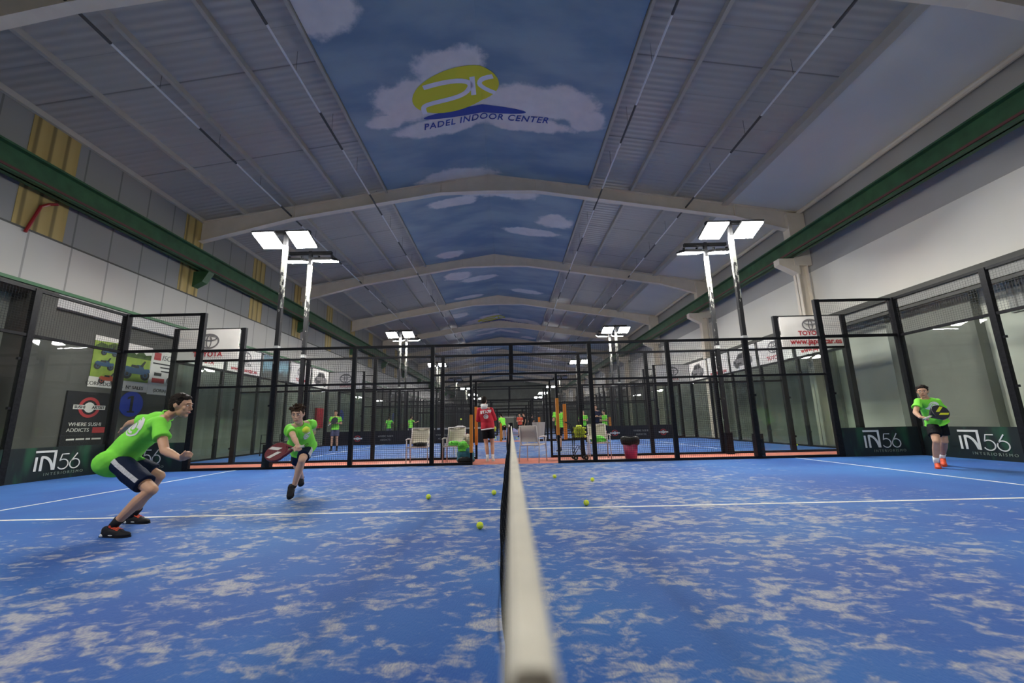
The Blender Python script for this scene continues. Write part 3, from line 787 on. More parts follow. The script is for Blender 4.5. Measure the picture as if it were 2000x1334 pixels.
# ------------------------------------------------------------------ signs
def emblem(mb, cx, cz, w_, h_, y=-0.012):
    ring2(mb, cx, cz, w_/2, h_/2, w_*0.075, h_*0.085, y)
    ring2(mb, cx, cz-h_*0.02, w_*0.14, h_*0.43, w_*0.06, h_*0.07, y-0.002)
    ring2(mb, cx, cz+h_*0.2, w_*0.40, h_*0.20, w_*0.055, h_*0.07, y-0.003)
def board(name, label, cat, loc, rz, wd, ht, m, group=None, th=0.012):
    t = thing(name, label, cat, loc, rz, group); MB().bx(-wd/2, wd/2, -th/2, th/2, 0, ht).obj('panel', m, t); return t
def car_shape(mb, mb2, mb3, cx, cz, w_, h_, flip=1):
    """side of a printed car: body, windows, wheels"""
    P = lambda pts: [(cx+flip*x*w_, cz+z*h_) for x, z in pts]
    poly2(mb, P([(-.5, .2), (-.48, .5), (-.34, .62), (-.18, .95), (.2, 1), (.36, .66), (.48, .55), (.5, .22), (.4, .1), (-.4, .1)]))
    poly2(mb2, P([(-.28, .62), (-.15, .88), (.02, .9), (.02, .62)]), y=-0.017); poly2(mb2, P([(.06, .62), (.06, .9), (.18, .9), (.3, .64)]), y=-0.017)
    poly2(mb2, P([(-.47, .3), (-.46, .46), (-.36, .46), (-.34, .32)]), y=-0.017); poly2(mb2, P([(-.30, .2), (-.29, .32), (-.05, .34), (-.05, .2)]), y=-0.017)
    for x in (-.3, .3):
        poly2(mb3, [(cx+flip*x*w_+.11*w_*math.cos(a), cz+.14*h_+.17*h_*math.sin(a)) for a in [2*PI*k/20 for k in range(20)]], y=-0.019)
        ring2(mb, cx+flip*x*w_, cz+.14*h_, .07*w_, .11*h_, .02*w_, .03*h_, y=-0.024)
def car_sign(name, label, loc, rz, style, wd=1.8, ht=0.92, group='car dealer boards'):
    t = board(name, label, 'sign', loc, rz, wd, ht, 'board_white' if style != 'scenic' else 'board_scenic', group)
    g, r = MB(), MB()
    if style == 'emblem':
        emblem(g, 0, 0.56, 0.62, 0.46); put_text(r, 'TOYOTA', 0.21, 0, 0.16, offset=0.004)
    elif style == 'web':
        emblem(g, 0, 0.66, 0.5, 0.36); put_text(r, 'TOYOTA', 0.19, 0, 0.40, offset=0.004); put_text(r, 'www.japancar.es', 0.225, 0.1, 0.15, offset=0.005)
    elif style == 'webgrey':
        emblem(g, 0, 0.62, 0.6, 0.42); put_text(g, 'TOYOTA', 0.17, 0, 0.33, offset=0.003); put_text(r, 'www.japancar.es', 0.215, 0, 0.12, offset=0.004)
    elif style == 'plain':
        emblem(g, 0, 0.58, 0.66, 0.50); put_text(r, 'TOYOTA', 0.15, 0, 0.14, offset=0.003)
    elif style in ('car', 'pickup'):
        w2, w3 = MB(), MB(); car_shape(g, w2, w3, 0, 0.10, 1.35, 0.72 if style == 'car' else 0.62, 1)
        w2.obj('window_print', 'sign_dark', t); w3.obj('wheel_print', 'sign_dark', t)
    if g.v: g.obj('emblem' if style not in ('car', 'pickup') else 'car_print', 'sign_grey', t)
    if r.v: r.obj('lettering', 'sign_red', t)
    return t
ys2 = PITCH
car_sign('sponsor_board', 'white board with grey ring emblem and red TOYOTA, high on the left fence corner', (-9.0, ys2-0.05, 3.04), 0, 'emblem')
car_sign('sponsor_board', 'white board reading www.japancar.es, high on the right fence corner', (9.0, ys2-0.05, 3.04), 0, 'web')
car_sign('sponsor_board', 'pale emblem board high on the far left corner of the second court', (-9.0, ys2+10-0.05, 3.04), 0, 'plain')
car_sign('sponsor_board', 'pale emblem board high on the far right corner of the second court', (9.0, ys2+10-0.05, 3.04), 0, 'plain')
for i, (st, lab) in enumerate([('emblem', 'white emblem board nearest on the second court left wall'), ('webgrey', 'white board with red web address on the second court left wall'), ('scenic', 'teal board with a dark landscape picture on the left wall'),
                              ('emblem', 'white emblem board between the teal picture and the car board'), ('car', 'white board with a grey car print at the left wall far end')]):
    car_sign('sponsor_board', lab, (-9.93, ys2+1+2*i, 3.04), PI/2, st)
for i, (st, lab) in enumerate([('web', 'white board nearest on the second court right wall'), ('emblem', 'white board with red TOYOTA on the right wall, before the pickup board'), ('pickup', 'white board with a grey pickup print on the right wall'),
                              ('webgrey', 'white emblem and web address board between the two vehicle boards'), ('car', 'white board with a grey car print at the right wall far end')]):
    car_sign('sponsor_board', lab, (9.93, ys2+1+2*i, 3.04), -PI/2, st)

def in56(name, label, loc, rz, wd, off, ht=0.70):
    t = thing(name, label, 'banner', loc, rz, 'dark banners of the front court')
    MB().bx(-wd/2, wd/2, -0.006, 0.006, 0.015, ht).obj('panel', 'banner_dark', t)
    s = 0.40; x0 = off-0.60; z0 = 0.215; w_ = MB(); P = lambda pts: [(x0+x*s, z0+z*s) for x, z in pts]
    poly2(w_, P([(0.02, .93), (1.0, .93), (1.0, 1.04), (0.02, 1.04)])); poly2(w_, P([(.88, 0), (1.0, 0), (1.0, .935), (.88, .935)]))
    poly2(w_, P([(.04, 0), (.15, 0), (.15, .72), (.04, .72)])); poly2(w_, P([(.28, 0), (.40, 0), (.40, .72), (.28, .72)]))
    arc = bez((.30, .70), (.62, .74), (.80, .45), (.89, .02), 10)
    strip2(w_, P(arc), 0.13*s, y=-0.0145)
    w_.obj('emblem', 'sign_text', t)
    n = MB(); a = lambda cx, cz, rx, rz2, d0, d1: [(cx+rx*math.cos(math.radians(d0+(d1-d0)*k/24)), cz+rz2*math.sin(math.radians(d0+(d1-d0)*k/24))) for k in range(25)]
    five = [(1.62, .80), (1.28, .80), (1.20, .44)]; strip2(n, P(five), 0.022); strip2(n, P(a(1.37, .26, .26, .26, 132, -150)), 0.022)
    strip2(n, P(a(1.97, .25, .25, .25, 0, 360)), 0.022); strip2(n, P([(2.05, .82), (1.76, .38)]), 0.022)
    n.obj('number', 'sign_text', t)
    l = MB(); put_text(l, 'INTERIORISMO', 0.085, off+0.0, 0.135, space=1.45); l.obj('lettering', 'sign_dim', t)
    return t
in56('sponsor_banner', 'dark banner with white IN56 along the left back wall, nearest the camera side', (-9.97, 8.9, 0), PI/2, 2.0, 0.18)
in56('sponsor_banner', 'dark IN56 banner across the left corner, partly behind the crouching person', (-9.0, 9.96, 0), 0, 1.86, 0.10)
in56('sponsor_banner', 'dark IN56 banner across the right corner, left of the right-hand person', (9.0, 9.96, 0), 0, 1.86, 0.16)
in56('sponsor_banner', 'dark IN56 banner on the right back wall, behind the right-hand person', (9.97, 8.9, 0), -PI/2, 2.0, 0.37)
for x, rz, s in ((-9.97, PI/2, 'left'), (9.97, -PI/2, 'right')):
    t = thing('sponsor_banner', 'plain dark end of the banner run at the %s edge of the picture' % s, 'banner', (x, 6.8, 0), rz, 'dark banners of the front court')
    MB().bx(-1.05, 1.05, -0.006, 0.006, 0.015, 0.70).obj('panel', 'banner_dark', t)

# restaurant banners along the far walls of the second court, with a red ring badge
def badge(t, x, z, s):
    a = MB(); ring2(a, x, z, s, s, s*.28, s*.28, y=-0.012); a.obj('ring', 'sign_red', t)
    b = MB(); poly2(b, disc(x, z, s*.5, s*.5, 20), y=-0.010); poly2(b, [(x-1.5*s, z-.2*s), (x+1.5*s, z-.2*s), (x+1.5*s, z+.22*s), (x-1.5*s, z+.22*s)], y=-0.020); b.obj('ribbon', 'sign_text', t)
def foot_banner(label, loc, rz, wd, badges, words):
    t = thing('sponsor_banner', label, 'banner', loc, rz, 'dark banners of the second court'); MB().bx(-wd/2, wd/2, -0.006, 0.006, 0.02, 0.74).obj('panel', 'board_black', t)
    for x in badges: badge(t, x, 0.36, 0.17)
    l = MB()
    for x in words: put_text(l, 'WHERE SUSHI', 0.13, x, 0.46); put_text(l, 'ADDICTS', 0.13, x, 0.27)
    l.obj('lettering', 'plate_dim', t)
foot_banner('dark banner with red ring badges at the second court far left', (-5.6, ys2+9.94, 0), 0, 8.6, (-2.6, 0.6, 3.2), (-1.1, 2.0))
foot_banner('dark banner with red ring badges at the second court far right', (6.2, ys2+9.94, 0), 0, 5.4, (-0.6, 2.0), (-1.9, 0.8))
for x, rz, s in ((-9.6, 0, 'left'), (9.0, 0, 'right')):
    pass
t = board('sponsor_banner', 'pale printed banner beyond the far left glass, beyond the second court', 'banner', (-5.0, 33.1, 0), 0, 7.0, 0.75, 'board_grey')
b = MB(); [poly2(b, disc(x, 0.3, 0.6, 0.28, 20)) for x in (-2.4, 0.2, 2.2)]; b.obj('print', 'sign_grey', t)

# posters on the dark left wall
WX = XL-0.19
def wall_poster(name, label, cat, y, z0, wd, ht, m, group=None): return board(name, label, cat, (WX, y, z0), PI/2, wd, ht, m, group)
def moto(t, cx, cz, s, m='moto_blue', quad=True):
    d, b = MB(), MB()
    for x in (-.33, .33): poly2(d, disc(cx+x*s, cz, .17*s, .17*s, 18), y=-0.016); ring2(b, cx+x*s, cz, .09*s, .09*s, .03*s, .03*s, y=-0.021)
    poly2(b, [(cx+x*s, cz+z*s) for x, z in ((-.5, .14), (-.38, .26), (-.1, .22), (0.0, .34), (.2, .34), (.26, .22), (.46, .24), (.5, .12), (.2, .02), (-.2, .02))], y=-0.018)
    poly2(d, [(cx+x*s, cz+z*s) for x, z in ((.1, .3), (.24, .5), (.3, .48), (.2, .28))], y=-0.022)
    poly2(d, [(cx+x*s, cz+z*s) for x, z in ((-.22, .24), (-.2, .32), (.06, .32), (.06, .22))], y=-0.022)
    d.obj('tyre_print', 'sign_dark', t); b.obj('quad_bike_print', m, t)
p1 = wall_poster('poster', 'green poster of quad bikes on the dark left wall, left of the fence corner post', 'poster', 11.80, 2.30, 0.94, 1.52, 'poster_green', 'posters on the left wall')
b = MB(); poly2(b, [(-.49, 0), (.49, 0), (.49, .30), (-.49, .30)], y=-0.008, d=0.003); b.obj('white_strip', 'board_white', p1); b = MB(); poly2(b, [(-.49, 1.36), (.49, 1.42), (.49, 1.52), (-.49, 1.52)], y=-0.008, d=0.003); b.obj('white_strip', 'board_white', p1)
b = MB(); poly2(b, [(-.49, 1.16), (-.3, 1.34), (-.1, 1.28), (.1, 1.38), (.3, 1.30), (.49, 1.36), (.49, 1.16), (0, 1.10)], y=-0.010); b.obj('tree_print', 'poster_tree', p1)
moto(p1, -0.02, 1.04, 0.5); moto(p1, -0.12, 0.62, 0.58); moto(p1, 0.05, 0.20, 0.55, 'moto_red')
b = MB(); put_text(b, 'CORREDOR DEL', 0.15, 0, 0.10, y=-0.014); b.obj('lettering', 'sign_dark', p1)
p2 = wall_poster('poster', 'white framed poster of a blue quad bike, right of the fence corner post', 'poster', 12.74, 2.26, 0.92, 1.52, 'board_white', 'posters on the left wall')
b = MB(); poly2(b, [(-.44, .32), (.44, .32), (.44, 1.15), (-.44, 1.15)], y=-0.008, d=0.003); b.obj('meadow_print', 'poster_green', p2)
b = MB(); poly2(b, [(-.44, 1.08), (-.44, 1.24), (-.28, 1.30), (-.1, 1.2), (.08, 1.36), (.24, 1.22), (.44, 1.26), (.44, 1.08)], y=-0.011); b.obj('tree_print', 'poster_tree', p2)
moto(p2, -0.02, 0.55, 0.95)
b = MB(); put_text(b, 'Nº SALES', 0.15, 0, 0.12, y=-0.014); b.obj('lettering', 'sign_dark', p2)
p3 = wall_poster('poster', 'white poster with small dark and red lettering, right of the quad bike poster', 'poster', 13.67, 2.22, 0.92, 1.52, 'board_white', 'posters on the left wall')
b = MB(); poly2(b, [(-.38, 1.18), (-.12, 1.18), (-.12, 1.44), (-.38, 1.44)]); poly2(b, [(-.36, .40), (.12, .40), (.12, .56), (-.36, .56)]); b.obj('red_block', 'sign_red', p3)
b = MB(); put_text(b, 'ISO', 0.26, 0.12, 1.28, shear=0.2); b.obj('heading', 'sign_grey', p3)
b = MB(); [poly2(b, [(x0, z), (x1, z), (x1, z+.045), (x0, z+.045)]) for x0, x1, z in ((-.4, .4, 1.04), (-.1, .4, .92), (-.05, .4, .79))]; put_text(b, '(SORIA)', 0.15, 0, 0.14)
poly2(b, [(-.3, .64), (-.02, .64), (-.02, .75), (-.3, .75)]); poly2(b, disc(.33, .52, .12, .13)); b.obj('lettering', 'sign_dark', p3)
c1 = thing('court_number', 'blue disc with number 1 on the dark left wall, above the crouching person', 'sign', (WX, 12.72, 1.86), PI/2, 'court number discs')
MB().prism(disc(0, 0, 0.40, 0.40, 40), lambda x, z, d: (x, -d, z), 0.012).obj('disc', 'sign_blue', c1)
b = MB(); poly2(b, [(-.045, -.23), (.045, -.23), (.045, .26), (-.045, .26)], y=-0.014); poly2(b, [(-.15, .14), (-.15, .20), (-.045, .26), (-.045, .19)], y=-0.014); poly2(b, [(-.12, -.27), (.12, -.27), (.12, -.225), (-.12, -.225)], y=-0.014); b.obj('number', 'sign_dark', c1)
for k, (y, z) in enumerate(((28.6, 1.75), (41.6, 1.85), (54.6, 1.9))):
    c = thing('court_number', 'blue court number disc on the left wall, %s from the front' % ORD[k+1], 'sign', (XL-0.14, y, z), PI/2, 'court number discs')
    MB().prism(disc(0, 0, 0.46, 0.46, 32), lambda x, z_, d: (x, -d, z_), 0.012).obj('disc', 'sign_blue', c)
    b = MB(); put_text(b, str(k+2), 0.66, 0, 0, y=-0.014); b.obj('number', 'sign_dark', c)
ad = board('advert_board', 'dark restaurant advert with red ring badge, left of the blue number disc', 'sign', (WX+0.02, 11.45, 0.62), PI/2, 1.26, 1.52, 'board_black', None, 0.05)
badge(ad, -0.02, 1.08, 0.29)
for h in ad.children:
    if h.name.startswith(('ring', 'ribbon')): h.location.y = -0.02
b = MB(); put_text(b, 'SUSHI      ARTIST', 0.11, -0.02, 1.08, y=-0.046, offset=0.003); b.obj('badge_lettering', 'sign_dark', ad)
b = MB(); put_text(b, 'WHERE SUSHI', 0.14, -0.05, 0.60, y=-0.03); put_text(b, 'ADDICTS', 0.14, -0.22, 0.44, y=-0.03); [poly2(b, [(x, .17), (x+w2, .17), (x+w2, .215), (x, .215)], y=-0.03) for x, w2 in ((-.48, .2), (-.24, .22), (.02, .12), (.18, .26))]; b.obj('lettering', 'sign_text', ad)
b = MB(); poly2(b, [(0.16, .36), (.56, .36), (.56, .52), (.16, .52)], y=-0.03); b.obj('red_block', 'sign_red', ad)
rb = MB().bx(-0.9, 0.9, -0.02, 0.02, 0, 1.0).obj('wall_board', 'red_hoodie', loc=(XL-0.97, 8.6, 2.7)); rb.rotation_euler = (0, 0, PI/2)
tag(rb, 'dim red board behind the left glass in the dark passage', 'sign')
sh = thing('shelf', 'long pale shelf in the dark passage behind the left glass', 'shelf', (XL-0.74, 7.0, 0)); MB().bx(-0.24, 0.24, -2.5, 2.6, 1.86, 1.94).obj('shelf_board', 'plate_dim', sh)
for y in (-2.2, 0, 2.3): MB().cbx(-0.15, y, 0.93, 0.05, 0.05, 1.86).obj('upright', 'wall_dark', sh)
cab = thing('cabinet', 'red wall cabinet on the left wall of the second court', 'cabinet', (XL-0.15, 25.2, 0.95)); MB().bx(0, 0.12, -0.45, 0.45, 0, 1.25).obj('body', 'sign_red', cab); MB().bx(0.12, 0.13, -0.40, 0.40, 0.05, 1.2).obj('door', 'red_hoodie', cab)
# ------------------------------------------------------------------ people
def remesh(mb, name, m, parent, vox, smooth=3, noise_amp=0.0, noise_scale=6.0):
    me = mb.mesh(name); o = bpy.data.objects.new(name, me); C.objects.link(o)
    r = o.modifiers.new('r', 'REMESH'); r.mode = 'VOXEL'; r.voxel_size = vox
    if smooth:
        s = o.modifiers.new('s', 'SMOOTH'); s.factor = 0.5; s.iterations = smooth
    bpy.context.view_layer.update()
    dg = bpy.context.evaluated_depsgraph_get()
    out = bpy.data.meshes.new_from_object(o.evaluated_get(dg)); out.name = name
    o.modifiers.clear(); o.data = out; bpy.data.meshes.remove(me)
    if noise_amp:
        nr = [v.normal.copy() for v in out.vertices]
        for v, n in zip(out.vertices, nr): v.co += n*noise_amp*noise.noise(v.co*noise_scale)
    out.polygons.foreach_set('use_smooth', [True]*len(out.polygons))
    out.materials.clear(); out.materials.append(M[m]); o.parent = parent
    return o
def lerp(a, b, t): return a+(b-a)*t
def hand(mb, wr, d, pn, side, s, curl, thumb=0.6):
    """palm + five jointed fingers. d: hand direction, pn: palm normal, side: towards the thumb"""
    d = d.normalized(); pn = (pn-d*pn.dot(d)).normalized(); sd = d.cross(pn)
    if sd.dot(side) < 0: sd = -sd
    mb.cap(wr, wr+d*.035*s, .022*s, .028*s, 10)
    mb.ell(wr+d*.052*s, (.038*s, .048*s, .017*s), (sd, d, pn))
    for i, (o, ln) in enumerate(((.028, .072), (.0095, .08), (-.0095, .074), (-.027, .058))):
        b = wr+d*(.090-.004*abs(i-1))*s+sd*o*s; a = 0; q = b-d*.01*s
        for j, fr in enumerate((.45, .32, .25)):
            a += curl[j]; v = d*math.cos(a)+pn*math.sin(a); e = b+v*ln*fr*s
            mb.cap(q if j == 0 else b, e, (.0098-.0012*j)*s, (.0090-.0013*j)*s, 8); b = e
    b = wr+d*.028*s+sd*.026*s; v1 = (d*.75+sd*.75+pn*.25).normalized(); e = b+v1*.038*s
    mb.cap(b, e, .0125*s, .0105*s, 8); v2 = (d*.9+pn*thumb-sd*.1*thumb).normalized(); e2 = e+v2*.030*s; mb.cap(e, e2, .0103*s, .009*s, 8)
    mb.cap(e2, e2+(v2+pn*.25).normalized()*.022*s, .009*s, .0075*s, 8)
def surf_decal(name, m, parent, target, polys, fr, off=0.004):
    """fix 2-D outlines onto a surface. fr: (origin, x axis, y axis, view direction into the surface)"""
    bv = BVHTree.FromObject(target, bpy.context.evaluated_depsgraph_get()); o, ax, ay, dr = fr; mb = MB()
    for vs, fs in polys:
        P = []
        for x, y in vs:
            p = o+ax*x+ay*y; h = bv.ray_cast(p-dr*0.5, dr)
            P.append((h[0] if h[0] is not None else p)-dr*off)
        mb.add(P, fs)
    return mb.obj(name, m, parent, smooth=False)
def grid_poly(fn, nx, ny): # fn(u,v)->(x,y)
    vs = [fn(i/nx, j/ny) for j in range(ny+1) for i in range(nx+1)]
    return vs, [(j*(nx+1)+i, j*(nx+1)+i+1, (j+1)*(nx+1)+i+1, (j+1)*(nx+1)+i) for j in range(ny) for i in range(nx)]
def ring_grid(cx, cy_, r0, r1, a0=0, a1=2*PI, n=28, m=3, sx=1.0):
    return grid_poly(lambda u, v: (cx+sx*lerp(r0, r1, v)*math.cos(lerp(a0, a1, u)), cy_+lerp(r0, r1, v)*math.sin(lerp(a0, a1, u))), n, m)

def person(label, j, face, o):
    """j: joints; face: direction the face looks; o: options. One continuous body; hair, clothes, shoes are its parts"""
    J = {k: Vector(v) for k, v in j.items()}; s = o.get('s', 1.0); vox = o.get('vox', 0.012); g = o.get('girth', 1.0)
    base = Vector((J['pelvis'].x, J['pelvis'].y, 0))
    for k in J: J[k] = J[k]-base
    t = thing('person', label, 'person', base, 0, o.get('group'))
    up = (J['neck']-J['pelvis']).normalized(); rt = (J['shR']-J['shL']); rt = (rt-up*rt.dot(up)).normalized(); fw = up.cross(rt)
    hr = (J['hipR']-J['hipL']).normalized()
    F = Vector(face).normalized(); hu = Vector(o.get('hup', (0, 0, 1))); hu = (hu-F*hu.dot(F)).normalized(); R = F.cross(hu)
    ax = (rt, fw, up); hx = (R, F, hu); H = J['head']; S = s*o.get('hs', 1.0)
    b = MB()
    b.ell(J['chest'], (.150*s*g, .098*s*g, .165*s), ax); b.ell(J['belly'], (.125*s*g, .088*s*g, .15*s), ax); b.ell(J['pelvis'], (.138*s*g, .10*s*g, .125*s), ax)
    b.cap(J['belly'], J['chest'], .085*s*g, .09*s*g); b.cap(J['pelvis'], J['belly'], .09*s*g, .085*s*g)
    for q in 'RL':
        sh, el, wr, ha = (J[k+q] for k in ('sh', 'el', 'wr', 'ha')); hp, kn, an, he, to = (J[k+q] for k in ('hip', 'knee', 'ank', 'heel', 'toe'))
        b.cap(J['neck']-up*.03*s, sh, .045*s, .05*s); b.cap(J['chest'], sh, .085*s*g, .05*s)
        b.cap(sh, el, .046*s*g, .036*s*g); mid = lerp(el, wr, .3); b.cap(el, mid, .036*s*g, .037*s*g); b.cap(mid, wr, .037*s*g, .024*s)
        hd = (ha-wr); hd = hd if hd.length > 1e-4 else (wr-el)
        pn = Vector(o.get('palm'+q, tuple(-rt if q == 'R' else rt))); sd = Vector(o.get('thumb'+q, tuple(fw)))
        hand(b, wr, hd, pn, sd, s*1.02, o.get('curl'+q, (.45, .55, .4)))
        b.cap(hp, kn, .080*s*g, .050*s*g); b.ell(kn, (.050*s, .052*s, .055*s)); cf = lerp(kn, an, .32)-((to-he).normalized())*.012*s
        b.cap(kn, cf, .046*s*g, .052*s*g); b.cap(cf, an, .052*s*g, .032*s); b.cap(an, lerp(he, to, .25)+V(0, 0, .035)*s, .032*s, .03*s)
        b.cap(lerp(he, to, .2)+V(0, 0, .04)*s, lerp(he, to, .8)+V(0, 0, .028)*s, .03*s, .022*s)
    # head
    skull = H+hu*.018*S-F*.012*S
    b.cap(J['neck']-up*.04*s, H-hu*.055*S-F*.02*S, .052*s, .048*S)
    b.ell(skull, (.074*S, .094*S, .098*S), hx, 20, 14); b.ell(H+F*.028*S-hu*.045*S, (.056*S, .060*S, .072*S), hx, 18, 12); b.ell(H+F*.062*S-hu*.098*S, (.026*S, .022*S, .02*S), hx)
    b.cap(H+F*.080*S+hu*.018*S, H+F*.103*S-hu*.026*S, .009*S, .0125*S, 8)
    for q in (-1, 1):
        b.ell(H+F*.092*S-hu*.030*S+R*.009*S*q, (.009*S, .009*S, .007*S), hx, 8, 6)
        b.cap(H+F*.082*S+hu*.028*S+R*.010*S*q, H+F*.072*S+hu*.030*S+R*.044*S*q, .008*S, .007*S, 8)
        b.ell(H+F*.058*S-hu*.018*S+R*.040*S*q, (.020*S, .020*S, .022*S), hx, 10, 8)
        b.ell(H+R*.074*S*q-F*.012*S+hu*.0*S, (.009*S, .021*S, .030*S), hx, 10, 8)
    b.cap(H+F*.083*S-hu*.058*S-R*.018*S, H+F*.083*S-hu*.058*S+R*.018*S, .009*S, .009*S, 8)
    remesh(b, 'body', o.get('skin', 'skin'), t, vox if not o.get('fine') else o['fine'], 2)
    if o.get('face', True):
        for q in (-1, 1):
            e = MB(); e.ell(H+F*.079*S+hu*.010*S+R*.031*S*q, (.0125*S, .0085*S, .0058*S), hx, 12, 8); eo = e.obj('eye', 'eye_white', t, True)
            e = MB(); e.ell(H+F*.0845*S+hu*.010*S+R*.031*S*q, (.0068*S, .0045*S, .0057*S), hx, 10, 6); e.obj('iris', 'iris', eo, True)
            e = MB(); e.cap(H+F*.0895*S+hu*.0325*S+R*.014*S*q, H+F*.078*S+hu*.0305*S+R*.047*S*q, .0042*S, .0035*S, 6); e.obj('eyebrow', o.get('haircol', 'hair'), t, True)
        e = MB(); e.cap(H+F*.0915*S-hu*.0585*S-R*.019*S, H+F*.0915*S-hu*.0585*S+R*.019*S, .0042*S, .0042*S, 6); e.ell(H+F*.091*S-hu*.064*S, (.016*S, .006*S, .006*S), hx, 10, 6); e.obj('mouth', 'lip', t, True)
    # hair: cap over the skull with tufts
    h = MB(); hl = o.get('hair', 'short'); rnd = random.Random(len(label)*7)
    h.ell(skull+hu*.022*S-F*.014*S, (.081*S, .094*S, .090*S), hx, 20, 14); h.ell(skull-F*.035*S-hu*.018*S, (.075*S, .072*S, .085*S), hx, 18, 12)
    h.ell(skull+hu*.062*S+F*.030*S, (.060*S, .050*S, .036*S), hx, 14, 10)
    for q in (-1, 1): h.ell(skull+R*.064*S*q+hu*.012*S+F*.012*S, (.016*S, .030*S, .042*S), hx, 10, 8)
    k = 46 if hl == 'tousled' else 26
    for i in range(k):
        a = rnd.uniform(0, 2*PI); e = rnd.uniform(.35, 1.0); dv = (R*math.cos(a)*math.sqrt(1-e*e)+F*math.sin(a)*math.sqrt(1-e*e)+hu*e)
        p = skull+hu*.02*S+Vector(dv)*.075*S; ln = (.040 if hl == 'tousled' else .020)*S; tg = (dv+R*rnd.uniform(-.6, .6)+F*rnd.uniform(-.3, .7)).normalized()
        h.cap(p, p+tg*ln, .014*S, .006*S, 6)
    if hl == 'tousled':
        for i in range(9): # fringe over the forehead
            p = skull+F*.066*S+hu*.060*S+R*(i-4)*.013*S; h.cap(p, p+F*.028*S-hu*rnd.uniform(.012, .034)*S+R*rnd.uniform(-.012, .012)*S, .013*S, .006*S, 6)
    if hl == 'long':
        h.cap(skull-F*.06*S, H-F*.085*S-hu*.26*S, .055*S, .03*S); h.ell(skull-F*.03*S-hu*.08*S, (.085*S, .06*S, .10*S), hx)
    if hl == 'cap': h.ell(skull+F*.1*S+hu*.03*S, (.06*S, .07*S, .008*S), hx)
    remesh(h, 'hair', o.get('haircol', 'hair'), t, max(vox*.6, .006), 1, .003 if hl != 'cap' else 0, 70)
    # shirt
    sm = o.get('shirt', 'shirt_green'); c = MB(); sl = o.get('sleeve', .58); lo = o.get('loose', 1.0); hem = J['pelvis']+(Vector(o['hemv']) if 'hemv' in o else -up*o.get('hem', .06)*s)
    c.ell(J['chest'], (.166*s*g, .118*s*g*lo, .165*s), ax, 20, 14); c.ell(J['belly'], (.150*s*g*lo, .118*s*g*lo, .16*s), ax, 20, 14)
    c.frus([(lerp(J['belly'], J['chest'], .8), .158*s*g, .112*s*g*lo), (J['belly'], .152*s*g*lo, .118*s*g*lo), (J['pelvis'], .162*s*g*lo, .128*s*g*lo), (hem, .176*s*g*lo, .146*s*g*lo)], rt, 28)
    for (p, r3) in o.get('bulges', []): c.ell(J[p[0]]+rt*p[1]+fw*p[2]+up*p[3], r3, ax)
    for q in 'RL':
        sh, el, wr = J['sh'+q], J['el'+q], J['wr'+q]
        c.cap(J['neck']-up*.045*s, sh-up*.004, .050*s, .052*s); c.cap(J['chest'], sh, .10*s*g, .060*s); c.ell(sh, (.052*s, .052*s, .052*s))
        if sl <= 1:
            c.frus([(lerp(sh, el, -.04), .050*s*g, .050*s*g), (lerp(sh, el, sl*.5), .057*s*g, .056*s*g), (lerp(sh, el, sl), .066*s*g*lo, .064*s*g*lo)], fw, 18)
        else:
            c.cap(sh, el, .062*s*g, .055*s*g); c.frus([(el, .055*s*g, .055*s*g), (lerp(el, wr, .5), .048*s*g, .048*s*g), (lerp(el, wr, .97), .036*s, .036*s)], fw, 16); c.ell(el, (.056*s*g,)*3)
    shirt = remesh(c, o.get('shirtname', 'shirt'), sm, t, max(vox, .009), 2, .009*s, 9)
    nb = MB(); nc = J['neck']-up*.008*s
    nb.tube([nc+(rt*math.cos(a)+fw*math.sin(a))*.060*s+up*(.012 if math.sin(a) < 0 else -.012)*s for a in [2*PI*k2/20 for k2 in range(20)]], .008*s, 6, True); nb.obj('collar', sm, t, True)
    # shorts or trousers
    pm = o.get('shorts', 'shorts_navy'); c = MB(); pl = o.get('leglen', .72)
    c.ell(J['pelvis'], (.146*s*g, .112*s*g, .115*s), ax)
    for q in 'RL':
        hp, kn, an = J['hip'+q], J['knee'+q], J['ank'+q]
        if pl <= 1: c.frus([(lerp(hp, kn, -.05), .080*s*g, .085*s*g), (lerp(hp, kn, .3), .088*s*g, .094*s*g), (lerp(hp, kn, pl), .086*s*g, .090*s*g)], hr, 22)
        else:
            k3 = .75 if o.get('tight') else 1.0
            c.cap(hp, kn, .094*s*g, .068*s*g*k3); c.cap(kn, lerp(kn, an, .35), .066*s*g*k3, .066*s*g*k3); c.frus([(lerp(kn, an, .3), .065*s*k3, .065*s*k3), (lerp(kn, an, .96), .05*s*k3, .052*s*k3)], hr, 16)
    shorts = remesh(c, 'shorts' if pl <= 1 else 'trousers', pm, t, max(vox, .009), 2, .007*s, 11)
    # socks and shoes
    for q in 'RL':
        kn, an, he, to = (J[k+q] for k in ('knee', 'ank', 'heel', 'toe')); d = (to-he); ln = d.length; d.normalize()
        n = Vector(o.get('soleup'+q, (0, 0, 1))); n = (n-d*n.dot(d)).normalized(); sd = d.cross(n)
        if o.get('sock'):
            c = MB(); top = lerp(an, kn, o.get('sockh', .22)); c.frus([(top, .046*s, .046*s), (lerp(an, kn, .05), .037*s, .040*s), (lerp(he, to, .22)+n*.05*s, .036*s, .042*s)], sd, 14); c.obj('sock', o['sock'], t, True)
        u = MB(); P = lambda f, h_: he+d*ln*f+n*h_*s
        u.ell(P(.16, .048), (.036*s, .045*s, .045*s), (sd, d, n)); u.cap(P(.15, .075), P(.28, .072), .037*s, .038*s); u.cap(P(.28, .055), P(.62, .044), .042*s, .040*s)
        u.ell(P(.72, .034), (.044*s, ln*.27, .031*s), (sd, d, n)); u.cap(P(.2, .035), P(.7, .032), .038*s, .040*s)
